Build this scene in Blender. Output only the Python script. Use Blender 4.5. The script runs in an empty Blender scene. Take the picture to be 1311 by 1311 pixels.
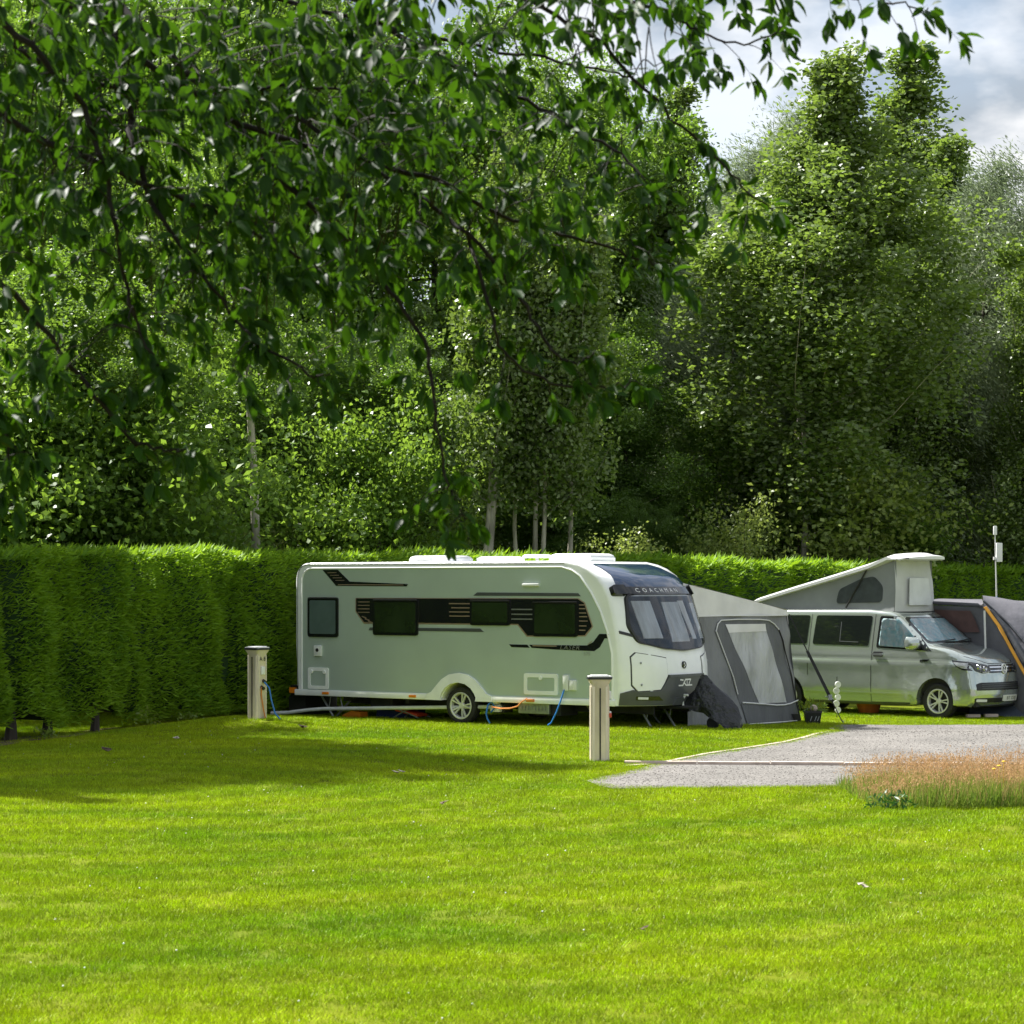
import bpy, bmesh, math, random
import numpy as np
from mathutils import Vector, Matrix
from mathutils.bvhtree import BVHTree
from math import sin, cos, pi, radians
random.seed(7)
RNG = np.random.default_rng(11)
S = bpy.context.scene
COL = S.collection

# ------------------------------------------------------------------ camera, sky, sun, exposure
EYE = 2.27
cd = bpy.data.cameras.new('camera')
cam = bpy.data.objects.new('camera', cd)
COL.objects.link(cam)
cam.location = (0, 0, EYE)
cam.rotation_euler = (radians(90), 0, 0)
cd.sensor_width = 36.0
cd.lens = 3000 / 1311 * 36.0
cd.shift_y = 94.5 / 1311
cd.clip_start = 0.1
cd.clip_end = 3000
cd.dof.use_dof = True
cd.dof.focus_distance = 40
cd.dof.aperture_fstop = 6.3
S.camera = cam

SUN_EL = radians(51)
SUN_AZ = math.atan2(-0.80, 0.60)          # from +Y towards +X
w = bpy.data.worlds.new('World')
S.world = w
w.use_nodes = True
nt = w.node_tree
nt.nodes.clear()
N = nt.nodes.new
out = N('ShaderNodeOutputWorld'); bg = N('ShaderNodeBackground')
sky = N('ShaderNodeTexSky'); sky.sky_type = 'NISHITA'; sky.sun_disc = False
sky.sun_elevation = SUN_EL; sky.sun_rotation = SUN_AZ; sky.air_density = 1.0; sky.dust_density = 1.2
tc = N('ShaderNodeTexCoord')
sep = N('ShaderNodeSeparateXYZ'); nt.links.new(tc.outputs['Generated'], sep.inputs[0])
mp = N('ShaderNodeMapping'); mp.inputs['Scale'].default_value = (3.2, 3.2, 6.5); mp.inputs['Location'].default_value = (0.35, 0.2, 0.25)
nt.links.new(tc.outputs['Generated'], mp.inputs[0])
no = N('ShaderNodeTexNoise'); no.inputs['Scale'].default_value = 1.6; no.inputs['Detail'].default_value = 7; no.inputs['Roughness'].default_value = 0.52
nt.links.new(mp.outputs[0], no.inputs['Vector'])
cr = N('ShaderNodeValToRGB')
cr.color_ramp.elements[0].position = 0.33; cr.color_ramp.elements[0].color = (0.6, 0.6, 0.6, 1)
cr.color_ramp.elements[1].position = 0.60; cr.color_ramp.elements[1].color = (1, 1, 1, 1)
nt.links.new(no.outputs['Fac'], cr.inputs[0])
no2 = N('ShaderNodeTexNoise'); no2.inputs['Scale'].default_value = 3.4; no2.inputs['Detail'].default_value = 6
nt.links.new(mp.outputs[0], no2.inputs['Vector'])
cc = N('ShaderNodeValToRGB')
cc.color_ramp.elements[0].position = 0.44; cc.color_ramp.elements[0].color = (2.1, 2.42, 2.8, 1)
cc.color_ramp.elements[1].position = 0.57; cc.color_ramp.elements[1].color = (4.5, 4.55, 4.65, 1)
nt.links.new(no2.outputs['Fac'], cc.inputs[0])
mx = N('ShaderNodeMixRGB')
nt.links.new(cr.outputs[0], mx.inputs['Fac']); nt.links.new(sky.outputs[0], mx.inputs[1]); nt.links.new(cc.outputs[0], mx.inputs[2])
bg.inputs['Strength'].default_value = 0.085
nt.links.new(mx.outputs[0], bg.inputs['Color']); nt.links.new(bg.outputs[0], out.inputs[0])

sl = bpy.data.lights.new('sun', 'SUN'); sl.energy = 5.0; sl.angle = radians(0.5); sl.color = (1.0, 0.97, 0.91)
sun = bpy.data.objects.new('sun', sl); COL.objects.link(sun)
sd = Vector((sin(SUN_AZ) * cos(SUN_EL), cos(SUN_AZ) * cos(SUN_EL), sin(SUN_EL)))
sun.rotation_euler = sd.to_track_quat('Z', 'Y').to_euler()
sun.location = sd * 200

S.view_settings.view_transform = 'Standard'
S.view_settings.look = 'None'
S.view_settings.gamma = 1.0
S.view_settings.exposure = 1.4
S.view_settings.use_curve_mapping = False
S.render.engine = 'CYCLES'
S.cycles.max_bounces = 6
S.cycles.transparent_max_bounces = 8
S.cycles.caustics_reflective = False
S.cycles.caustics_refractive = False

# ------------------------------------------------------------------ helpers
def link(ob, parent=None, label=None, cat=None, group=None, kind=None):
    COL.objects.link(ob)
    if parent is not None: ob.parent = parent
    if label: ob['label'] = label
    if cat: ob['category'] = cat
    if group: ob['group'] = group
    if kind: ob['kind'] = kind
    return ob

def thing(name, label, cat, loc=(0, 0, 0), rz=0.0, group=None):
    o = bpy.data.objects.new(name, None)
    o.empty_display_size = 0.2
    o.location = loc; o.rotation_euler = (0, 0, rz)
    return link(o, None, label, cat, group)

def obj(name, bm, mat, parent=None, smooth=False, angle=35, **kw):
    me = bpy.data.meshes.new(name)
    bmesh.ops.recalc_face_normals(bm, faces=bm.faces[:]) if kw.pop('recalc', True) else None
    bm.to_mesh(me); bm.free()
    me.materials.append(mat)
    if smooth:
        me.polygons.foreach_set('use_smooth', np.ones(len(me.polygons), bool))
        me.set_sharp_from_angle(angle=radians(angle))
    return link(bpy.data.objects.new(name, me), parent, **kw)

def npmesh(name, verts, faces, mat, parent=None, smooth=False, **kw):
    """verts (n,3) and faces (m,k) arrays -> object"""
    verts = np.ascontiguousarray(verts, np.float32); faces = np.ascontiguousarray(faces, np.int32)
    me = bpy.data.meshes.new(name)
    me.vertices.add(len(verts)); me.vertices.foreach_set('co', verts.ravel())
    k = faces.shape[1]
    me.loops.add(faces.size); me.loops.foreach_set('vertex_index', faces.ravel())
    me.polygons.add(len(faces)); me.polygons.foreach_set('loop_start', np.arange(0, faces.size, k, dtype=np.int32))
    me.update(calc_edges=True); me.validate()
    if smooth: me.polygons.foreach_set('use_smooth', np.ones(len(faces), bool))
    me.materials.append(mat)
    return link(bpy.data.objects.new(name, me), parent, **kw)

def B():
    return bmesh.new()

def tri(bm, fs):
    for f in fs: f.normal_update()
    bmesh.ops.triangulate(bm, faces=fs)

def box(bm, c, s, rz=0.0, ry=0.0, bev=0.0):
    m = Matrix.Translation(c) @ Matrix.Rotation(rz, 4, 'Z') @ Matrix.Rotation(ry, 4, 'Y') @ Matrix.Diagonal((s[0], s[1], s[2], 1))
    r = bmesh.ops.create_cube(bm, size=1.0, matrix=m)
    if bev > 0:
        es = list({e for v in r['verts'] for e in v.link_edges})
        bmesh.ops.bevel(bm, geom=es, offset=bev, segments=2, affect='EDGES', profile=0.6)

def tube(bm, pts, r, n=8, cap=True):
    """swept tube; r a number or one radius per point"""
    pts = [Vector(p) for p in pts]
    rs = r if hasattr(r, '__len__') else [r] * len(pts)
    rings = []
    a = None
    for i, p in enumerate(pts):
        t = (pts[min(i + 1, len(pts) - 1)] - pts[max(i - 1, 0)]).normalized()
        if a is None:
            a = t.cross(Vector((0, 0, 1)))
            if a.length < 0.2: a = t.cross(Vector((1, 0, 0)))
        else: a = a - t * a.dot(t)
        a.normalize(); b = t.cross(a).normalized()
        rings.append([bm.verts.new(p + (a * cos(2 * pi * k / n) + b * sin(2 * pi * k / n)) * rs[i]) for k in range(n)])
    for i in range(len(rings) - 1):
        for k in range(n):
            bm.faces.new((rings[i][k], rings[i][(k + 1) % n], rings[i + 1][(k + 1) % n], rings[i + 1][k]))
    if cap:
        bm.faces.new(rings[0]); bm.faces.new(rings[-1][::-1])

def lathe(bm, prof, n=32, M=Matrix.Identity(4), closed=False):
    """prof = (radius, height) pairs round the local Z axis"""
    rings = [[bm.verts.new(M @ Vector((r * cos(2 * pi * k / n), r * sin(2 * pi * k / n), h))) for k in range(n)] for r, h in prof]
    rng = range(len(rings)) if closed else range(len(rings) - 1)
    for i in rng:
        A, C = rings[i], rings[(i + 1) % len(rings)]
        for k in range(n):
            bm.faces.new((A[k], A[(k + 1) % n], C[(k + 1) % n], C[k]))
    bmesh.ops.remove_doubles(bm, verts=bm.verts[:], dist=1e-5)

def prism(bm, poly, axis, a, b):
    """closed prism from a 2D polygon; axis y: poly is (x,z); x: (y,z); z: (x,y)"""
    def P(u, v, t):
        return {'y': (u, t, v), 'x': (t, u, v), 'z': (u, v, t)}[axis]
    A = [bm.verts.new(P(u, v, a)) for u, v in poly]
    C = [bm.verts.new(P(u, v, b)) for u, v in poly]
    n = len(poly)
    fs = [bm.faces.new(A), bm.faces.new(C[::-1])]
    for i in range(n):
        bm.faces.new((A[i], C[i], C[(i + 1) % n], A[(i + 1) % n]))
    tri(bm, fs)

def rpoly(pts, r, k=4):
    """round the corners of a polygon; r a number or one radius per corner"""
    o = []
    n = len(pts)
    for i in range(n):
        p = Vector(pts[i]); a = Vector(pts[i - 1]) - p; c = Vector(pts[(i + 1) % n]) - p
        ri = r[i] if hasattr(r, '__len__') else r
        d = min(ri, a.length * .45, c.length * .45)
        if d < 1e-4:
            o.append(tuple(p)); continue
        s = p + a.normalized() * d; e = p + c.normalized() * d
        for j in range(k + 1):
            t = j / k
            q = s * (1 - t) ** 2 + p * 2 * t * (1 - t) + e * t * t
            o.append(tuple(q))
    return o

def rect(x0, z0, x1, z1, r=0.0):
    q = [(x0, z0), (x1, z0), (x1, z1), (x0, z1)]
    return rpoly(q, r) if r else q

def slice_grid(bm, xs=(), ys=(), zs=()):
    for ax, vals in ((0, xs), (1, ys), (2, zs)):
        for v in vals:
            no_ = Vector((0, 0, 0)); no_[ax] = 1
            co = Vector((0, 0, 0)); co[ax] = v
            bmesh.ops.bisect_plane(bm, geom=bm.verts[:] + bm.edges[:] + bm.faces[:], plane_co=co, plane_no=no_, dist=1e-5)

def frange(a, b, s):
    n = max(1, int(round((b - a) / s)))
    return [a + (b - a) * i / n for i in range(n + 1)]

# ---- patches that lie on a curved body: a 2D outline is thrown onto it along an axis and given thickness
def _cast(bvh, u, v, axis):
    if axis == '-y': o, d = Vector((u, -5, v)), Vector((0, 1, 0))
    elif axis == '+y': o, d = Vector((u, 5, v)), Vector((0, -1, 0))
    elif axis == '+x': o, d = Vector((9, u, v)), Vector((-1, 0, 0))
    else: o, d = Vector((u, v, 9)), Vector((0, 0, -1))
    h = bvh.ray_cast(o, d)
    if h[0] is None:
        h2 = bvh.find_nearest(o + d * 5)
        return h2[0], h2[1]
    n = h[1] if h[1].dot(d) < 0 else -h[1]
    return h[0], n

def patch(bvh, poly, axis, off, thick, step=0.08, holes=None):
    """returns a bmesh: the outline lying on the body at `off`, `thick` proud, with closed edges"""
    bm = B()
    if holes is None:
        vs = [bm.verts.new((u, v, 0)) for u, v in poly]
        tri(bm, [bm.faces.new(vs)])
    else:
        vs = [bm.verts.new((u, v, 0)) for u, v in poly]
        hs = [bm.verts.new((u, v, 0)) for u, v in holes]
        n = len(vs)
        for i in range(n):
            bm.faces.new((vs[i], vs[(i + 1) % n], hs[(i + 1) % n], hs[i]))
    us = [p[0] for p in poly]; ws = [p[1] for p in poly]
    if step:
        slice_grid(bm, frange(min(us), max(us), step)[1:-1], frange(min(ws), max(ws), step)[1:-1])
    low = {}
    for v in bm.verts[:]:
        p, n = _cast(bvh, v.co.x, v.co.y, axis)
        v.co = p + n * (off + thick)
        low[v] = p + n * off
    r = bmesh.ops.extrude_edge_only(bm, edges=[e for e in bm.edges if e.is_boundary])
    # move the extruded copies down to the body
    kd = [(vv, k.co.copy()) for k, vv in low.items()]
    for v in [g for g in r['geom'] if isinstance(g, bmesh.types.BMVert)]:
        best = min((e.other_vert(v) for e in v.link_edges if e.other_vert(v) in low), key=lambda q: (q.co - v.co).length)
        v.co = low[best]
    return bm

def ring(poly_out, k):
    """inset copy of an outline about its centre by the distance k"""
    c = Vector((sum(p[0] for p in poly_out) / len(poly_out), sum(p[1] for p in poly_out) / len(poly_out)))
    xs = [p[0] for p in poly_out]; zs = [p[1] for p in poly_out]
    sx = 1 - 2 * k / (max(xs) - min(xs)); sz = 1 - 2 * k / (max(zs) - min(zs))
    cx = (max(xs) + min(xs)) / 2; cz = (max(zs) + min(zs)) / 2
    return [(cx + (p[0] - cx) * sx, cz + (p[1] - cz) * sz) for p in poly_out]

def text_bm(s, size, extrude=0.0, spacing=1.0, shear=0.0):
    c = bpy.data.curves.new('lettering', 'FONT')
    c.body = s; c.size = size; c.align_x = 'CENTER'; c.align_y = 'CENTER'; c.space_character = spacing; c.shear = shear
    c.resolution_u = 2
    o = bpy.data.objects.new('lettering', c)
    COL.objects.link(o)
    dg = bpy.context.evaluated_depsgraph_get()
    me = bpy.data.meshes.new_from_object(o.evaluated_get(dg))
    bm = B(); bm.from_mesh(me)
    bpy.data.objects.remove(o); bpy.data.curves.remove(c); bpy.data.meshes.remove(me)
    return bm

def lettering(bvh, s, size, axis, cu, cv, off, spacing=1.0, bold=0.0, shear=0.0, flip=1, sx=1.0):
    bm = text_bm(s, size, spacing=spacing, shear=shear)
    if bold:
        bmesh.ops.recalc_face_normals(bm, faces=bm.faces[:])
    for v in bm.verts:
        p, n = _cast(bvh, cu + flip * v.co.x * sx, cv + v.co.y, axis)
        v.co = p + n * off
    return bm

def solid_from(bm):
    return BVHTree.FromBMesh(bm)

# ------------------------------------------------------------------ materials
def new_mat(name):
    m = bpy.data.materials.new(name); m.use_nodes = True
    nt = m.node_tree
    return m, nt, nt.nodes['Principled BSDF']

def mat(name, col, rough=0.5, metal=0.0, var=0.0, scale=6.0, bump=0.0, bscale=60.0, coat=0.0, spec=0.5, stretch=(1, 1, 1), col2=None, dist=0.01):
    m, nt, p = new_mat(name)
    p.inputs['Base Color'].default_value = (*col, 1); p.inputs['Roughness'].default_value = rough
    p.inputs['Metallic'].default_value = metal; p.inputs['Coat Weight'].default_value = coat
    p.inputs['Coat Roughness'].default_value = 0.06; p.inputs['Specular IOR Level'].default_value = spec
    tcn = nt.nodes.new('ShaderNodeTexCoord'); mpn = nt.nodes.new('ShaderNodeMapping'); mpn.inputs['Scale'].default_value = stretch
    nt.links.new(tcn.outputs['Object'], mpn.inputs[0])
    if var > 0 or col2:
        nz = nt.nodes.new('ShaderNodeTexNoise'); nz.inputs['Scale'].default_value = scale; nz.inputs['Detail'].default_value = 5
        nt.links.new(mpn.outputs[0], nz.inputs['Vector'])
        rp = nt.nodes.new('ShaderNodeValToRGB')
        lo = tuple(c * (1 - var) for c in col); hi = col2 or tuple(min(1, c * (1 + var)) for c in col)
        rp.color_ramp.elements[0].position = 0.32; rp.color_ramp.elements[0].color = (*lo, 1)
        rp.color_ramp.elements[1].position = 0.68; rp.color_ramp.elements[1].color = (*hi, 1)
        nt.links.new(nz.outputs['Fac'], rp.inputs[0]); nt.links.new(rp.outputs[0], p.inputs['Base Color'])
    if bump > 0:
        nb = nt.nodes.new('ShaderNodeTexNoise'); nb.inputs['Scale'].default_value = bscale; nb.inputs['Detail'].default_value = 4
        nt.links.new(mpn.outputs[0], nb.inputs['Vector'])
        bn = nt.nodes.new('ShaderNodeBump'); bn.inputs['Strength'].default_value = bump; bn.inputs['Distance'].default_value = dist
        nt.links.new(nb.outputs['Fac'], bn.inputs['Height']); nt.links.new(bn.outputs[0], p.inputs['Normal'])
    return m

def leaf_mat(name, dark, light, trans, tcol, rough=0.42, spec=0.5, patch_scale=0.25, patch=0.35, under=None, rare=None):
    """leaves: each leaf its own tint, translucent against the light"""
    m, nt, p = new_mat(name)
    ge = nt.nodes.new('ShaderNodeNewGeometry')
    rp = nt.nodes.new('ShaderNodeValToRGB')
    rp.color_ramp.elements[0].color = (*dark, 1); rp.color_ramp.elements[1].color = (*light, 1)
    nz = nt.nodes.new('ShaderNodeTexNoise'); nz.inputs['Scale'].default_value = patch_scale; nz.inputs['Detail'].default_value = 2
    nt.links.new(ge.outputs['Position'], nz.inputs['Vector'])
    mr = nt.nodes.new('ShaderNodeMapRange'); mr.inputs[1].default_value = 0.3; mr.inputs[2].default_value = 0.7
    nt.links.new(nz.outputs['Fac'], mr.inputs[0])
    mm = nt.nodes.new('ShaderNodeMix'); mm.inputs[0].default_value = patch
    nt.links.new(ge.outputs['Random Per Island'], mm.inputs[2]); nt.links.new(mr.outputs[0], mm.inputs[3])
    nt.links.new(mm.outputs[0], rp.inputs[0])
    if rare:                                     # now and then a brighter yellow-green leaf
        e = rp.color_ramp.elements.new(.93); e.color = (*light, 1); rp.color_ramp.elements[2].color = (*rare, 1)
    if under:                                    # paler underside
        mu = nt.nodes.new('ShaderNodeMixRGB'); mu.inputs[2].default_value = (*under, 1)
        nt.links.new(ge.outputs['Backfacing'], mu.inputs[0]); nt.links.new(rp.outputs[0], mu.inputs[1])
        nt.links.new(mu.outputs[0], p.inputs['Base Color'])
    else: nt.links.new(rp.outputs[0], p.inputs['Base Color'])
    p.inputs['Roughness'].default_value = rough; p.inputs['Specular IOR Level'].default_value = spec
    tr = nt.nodes.new('ShaderNodeBsdfTranslucent')
    mc = nt.nodes.new('ShaderNodeMixRGB'); mc.blend_type = 'MULTIPLY'; mc.inputs[0].default_value = 0.5
    mc.inputs[1].default_value = (*tcol, 1); nt.links.new(rp.outputs[0], mc.inputs[2])
    mc.blend_type = 'MIX'
    nt.links.new(mc.outputs[0], tr.inputs['Color'])
    ms = nt.nodes.new('ShaderNodeMixShader'); ms.inputs[0].default_value = trans
    nt.links.new(p.outputs[0], ms.inputs[1]); nt.links.new(tr.outputs[0], ms.inputs[2])
    nt.links.new(ms.outputs[0], nt.nodes['Material Output'].inputs[0])
    return m

def glass_mat(name, tint, alpha, rough=0.03):
    """tinted glazing: part clear, part dark, with a sharp surface reflection"""
    m, nt, p = new_mat(name)
    p.inputs['Base Color'].default_value = (*tint, 1); p.inputs['Roughness'].default_value = rough
    p.inputs['Specular IOR Level'].default_value = 0.6
    tr = nt.nodes.new('ShaderNodeBsdfTransparent'); tr.inputs[0].default_value = (*[min(1, 0.35 + 4 * c) for c in tint], 1)
    gl = nt.nodes.new('ShaderNodeBsdfGlossy'); gl.inputs['Roughness'].default_value = rough
    fr = nt.nodes.new('ShaderNodeFresnel'); fr.inputs[0].default_value = 1.52
    m1 = nt.nodes.new('ShaderNodeMixShader'); m1.inputs[0].default_value = alpha
    nt.links.new(tr.outputs[0], m1.inputs[1]); nt.links.new(p.outputs[0], m1.inputs[2])
    m2 = nt.nodes.new('ShaderNodeMixShader')
    nt.links.new(fr.outputs[0], m2.inputs[0]); nt.links.new(m1.outputs[0], m2.inputs[1]); nt.links.new(gl.outputs[0], m2.inputs[2])
    nt.links.new(m2.outputs[0], nt.nodes['Material Output'].inputs[0])
    return m

M = {}
M['gel_white'] = mat('white_gel_coat', (0.88, 0.89, 0.89), 0.22, var=0.05, scale=2.0, coat=0.3)
M['alu_white'] = mat('white_painted_aluminium', (0.86, 0.87, 0.86), 0.35, var=0.06, scale=4)
M['sage'] = mat('grey_metallic_panel', (0.50, 0.585, 0.525), 0.33, metal=0.2, var=0.05, scale=1.2, coat=0.25, bump=0.015, bscale=3.0)
M['black_plastic'] = mat('black_plastic', (0.016, 0.016, 0.017), 0.38, var=0.25, scale=20)
M['black_gloss'] = mat('black_gloss', (0.012, 0.013, 0.015), 0.12, coat=0.4)
M['copper_line'] = mat('copper_foil', (0.50, 0.36, 0.27), 0.35, metal=0.6)
M['silver_foil'] = mat('silver_foil', (0.42, 0.43, 0.43), 0.3, metal=0.7)
M['grey_plastic'] = mat('dark_grey_moulding', (0.075, 0.08, 0.083), 0.36, var=0.1, scale=5)
M['acrylic'] = mat('dark_acrylic_window', (0.020, 0.032, 0.014), 0.06, spec=0.7, var=0.3, scale=2)
M['acrylic_light'] = mat('frosted_acrylic_window', (0.095, 0.135, 0.13), 0.12, spec=0.6, var=0.12, scale=3)
M['blue_acrylic'] = mat('blue_tinted_roof_window', (0.012, 0.03, 0.075), 0.08, spec=0.9, coat=0.3)
M['screen_glass'] = glass_mat('tinted_front_window', (0.14, 0.15, 0.16), 0.06)
M['pale_patch'] = mat('pale_window_patch', (0.88, 0.86, 0.83), 0.9, var=0.22, scale=2.2, bump=0.4, bscale=5, stretch=(1, 4, .6), dist=0.05)
M['cabin_dark'] = mat('unlit_cabin_backing', (0.02, 0.035, 0.06), 0.8, var=0.5, scale=3)  # front window backing: dimness of the cabin put into the colour
M['rubber'] = mat('tyre_rubber', (0.018, 0.018, 0.019), 0.75, var=0.3, scale=14, bump=0.2, bscale=70, dist=0.004)
M['alloy'] = mat('silver_alloy', (0.70, 0.70, 0.68), 0.35, metal=0.25, var=0.06)
M['steel'] = mat('galvanised_steel', (0.33, 0.35, 0.36), 0.42, metal=0.6, var=0.2, scale=12)
M['underbody'] = mat('dark_underbody', (0.02, 0.02, 0.02), 0.8, var=0.4, scale=6)
M['amber'] = mat('amber_lens', (0.75, 0.22, 0.015), 0.2, spec=0.6)
M['red_lens'] = mat('red_lens', (0.45, 0.02, 0.015), 0.2, spec=0.6)
M['van_paint'] = mat('silver_van_paint', (0.50, 0.55, 0.515), 0.13, metal=0.68, var=0.025, scale=1.0, coat=0.8)
M['lid'] = mat('pale_roof_moulding', (0.70, 0.71, 0.70), 0.35, var=.04, coat=.3)
M['van_glass'] = mat('dark_van_glass', (0.010, 0.013, 0.012), 0.04, spec=0.6)
M['clear_glass'] = glass_mat('clear_van_glass', (0.16, 0.20, 0.20), 0.10)
M['blind'] = None
M['chrome'] = mat('chrome', (0.72, 0.73, 0.74), 0.12, metal=1.0)
M['lamp_glass'] = glass_mat('headlamp_glass', (0.2, 0.2, 0.2), 0.08)
M['mark'] = mat('bright_badge', (0.78, 0.78, 0.77), 0.3, metal=0.1)
M['lamp_pale'] = mat('pale_lamp_body', (0.42, 0.43, 0.44), 0.2, metal=0.3, var=.2, scale=12)
M['plate'] = mat('number_plate_white', (0.78, 0.78, 0.72), 0.35)
M['ink'] = mat('black_ink', (0.012, 0.012, 0.012), 0.5)
M['white_print'] = mat('white_print', (0.8, 0.8, 0.8), 0.4)
M['canvas_grey'] = mat('grey_canvas', (0.27, 0.285, 0.28), 0.85, var=0.08, scale=3, bump=0.25, bscale=2.5, dist=0.04)
M['canvas_pale'] = mat('pale_grey_canvas', (0.56, 0.57, 0.55), 0.8, var=0.06, scale=3, bump=0.2, bscale=3, dist=0.03)
M['window_mesh'] = mat('fine_window_mesh', (0.05, 0.06, 0.06), 0.7, var=0.25, scale=7)
M['clear_vinyl'] = mat('clear_vinyl', (0.62, 0.64, 0.63), 0.25, var=0.08, scale=4)
M['awning_dark'] = mat('charcoal_awning_cloth', (0.125, 0.13, 0.135), 0.8, var=0.16, scale=2.0, bump=0.7, bscale=3.0, stretch=(1, 1, .35), dist=0.14)
M['awning_mid'] = mat('mid_grey_awning_cloth', (0.21, 0.215, 0.22), 0.8, var=0.14, scale=2.0, bump=0.7, bscale=3.0, stretch=(1, 1, .4), dist=0.14)
M['awning_pale'] = mat('pale_awning_roof_cloth', (0.74, 0.73, 0.71), 0.8, var=0.07, scale=2.5, bump=0.3, bscale=2.5, dist=0.05)
M['awning_window'] = mat('frosted_awning_window', (0.46, 0.47, 0.46), 0.35, var=0.18, scale=2.2, bump=0.8, bscale=3, stretch=(1, 1, .35), dist=0.15)
M['piping'] = mat('white_piping', (0.72, 0.72, 0.70), 0.6)
M['cover_black'] = mat('black_vinyl_cover', (0.009, 0.010, 0.012), 0.33, var=0.3, scale=6, bump=0.8, bscale=6, dist=0.10, coat=.3)
M['strap'] = mat('black_webbing', (0.015, 0.015, 0.015), 0.8)
M['waste_pipe'] = mat('white_waste_pipe', (0.62, 0.64, 0.63), 0.45, var=0.08, scale=8)
M['blue_hose'] = mat('blue_hose', (0.02, 0.16, 0.50), 0.4, var=0.15, scale=15)
M['orange_cable'] = mat('orange_cable', (0.62, 0.22, 0.05), 0.5, var=0.1, scale=15)
M['bollard'] = mat('cream_bollard_paint', (0.68, 0.585, 0.46), 0.55, var=0.22, scale=5, stretch=(1, 1, .3), bump=0.08, bscale=30, dist=0.004)
M['bollard_edge'] = mat('cream_corner_strip', (0.72, 0.64, 0.52), 0.5, var=0.06, scale=6)
M['bollard_cap'] = mat('bollard_cap', (0.02, 0.021, 0.026), 0.3)
M['lamp_lid'] = mat('pale_lamp_lid', (0.62, 0.62, 0.62), 0.3)
M['orange_tub'] = mat('orange_tub_plastic', (0.62, 0.17, 0.03), 0.5, var=0.15, scale=8)
M['red_plastic'] = mat('red_plastic', (0.50, 0.05, 0.02), 0.45)
M['blue_plastic'] = mat('blue_plastic', (0.015, 0.03, 0.14), 0.45)
M['white_plastic'] = mat('white_plastic', (0.75, 0.76, 0.75), 0.4)
M['tent_grey'] = mat('tent_grey_cloth', (0.13, 0.13, 0.145), 0.75, var=0.15, scale=2, bump=0.6, bscale=2.2, dist=0.06)
M['tent_pale'] = mat('tent_pale_cloth', (0.095, 0.093, 0.108), 0.7, var=0.12, scale=2, bump=0.6, bscale=2.0, stretch=(1, .5, 1.5), dist=0.07)
M['tent_dark'] = mat('tent_dark_cloth', (0.035, 0.04, 0.05), 0.7, var=0.25, scale=3, bump=0.4, bscale=3, dist=0.05)
M['tent_brown'] = mat('brown_mesh_panel', (0.10, 0.055, 0.05), 0.8, var=0.25, scale=5)
M['tent_amber'] = mat('amber_webbing', (0.62, 0.29, 0.02), 0.6, var=0.12, scale=6)
M['groundsheet'] = mat('blue_grey_groundsheet', (0.06, 0.075, 0.10), 0.6, var=0.25, scale=4, bump=0.5, bscale=4, dist=0.05)
M['bark_pale'] = mat('pale_bark', (0.36, 0.33, 0.27), 0.85, var=0.45, scale=3.5, bump=0.6, bscale=14, stretch=(1, 1, .35), dist=0.03)
M['bark_dark'] = mat('dark_bark', (0.055, 0.045, 0.035), 0.9, var=0.4, scale=5, bump=0.6, bscale=16, stretch=(1, 1, .3), dist=0.02)
M['twig'] = mat('cherry_twig', (0.014, 0.011, 0.009), 0.8, var=0.4, scale=12, spec=.2)
M['edging'] = mat('pinkish_concrete_edging', (0.50, 0.41, 0.35), 0.9, var=0.16, scale=6, bump=0.3, bscale=60, dist=0.005)
M['leaf_litter'] = mat('dry_leaf', (0.13, 0.09, 0.06), 0.9, var=0.4, scale=20)
M['pale_litter'] = mat('pale_dry_leaf', (0.42, 0.36, 0.30), 0.9, var=0.3, scale=20)
M['mast'] = mat('white_mast', (0.68, 0.68, 0.66), 0.4)

def blind_material():
    """crinkled silver thermal blind: folds in the geometry bump, cool foil colour"""
    m, nt, p = new_mat('silver_thermal_blind')
    p.inputs['Metallic'].default_value = 0.1; p.inputs['Roughness'].default_value = 0.25
    tcn = nt.nodes.new('ShaderNodeTexCoord')
    v = nt.nodes.new('ShaderNodeTexVoronoi'); v.inputs['Scale'].default_value = 11; v.feature = 'SMOOTH_F1'
    n = nt.nodes.new('ShaderNodeTexNoise'); n.inputs['Scale'].default_value = 7; n.inputs['Detail'].default_value = 6; n.inputs['Distortion'].default_value = 1.2
    nt.links.new(tcn.outputs['Object'], v.inputs['Vector']); nt.links.new(tcn.outputs['Object'], n.inputs['Vector'])
    a = nt.nodes.new('ShaderNodeMath'); a.operation = 'ADD'
    nt.links.new(v.outputs['Distance'], a.inputs[0]); nt.links.new(n.outputs['Fac'], a.inputs[1])
    b = nt.nodes.new('ShaderNodeBump'); b.inputs['Strength'].default_value = 0.55; b.inputs['Distance'].default_value = 0.05
    nt.links.new(a.outputs[0], b.inputs['Height']); nt.links.new(b.outputs[0], p.inputs['Normal'])
    r = nt.nodes.new('ShaderNodeValToRGB')
    r.color_ramp.elements[0].position = 0.35; r.color_ramp.elements[0].color = (0.42, 0.80, 0.88, 1)
    r.color_ramp.elements[1].position = 0.65; r.color_ramp.elements[1].color = (0.90, 0.97, 0.97, 1)
    nt.links.new(n.outputs['Fac'], r.inputs[0]); nt.links.new(r.outputs[0], p.inputs['Base Color'])
    return m
M['blind'] = blind_material()
# ------------------------------------------------------------------ the ground
def ss(a, b, x):
    t = np.clip((np.asarray(x, float) - a) / (b - a), 0, 1)
    return t * t * (3 - 2 * t)

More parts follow.
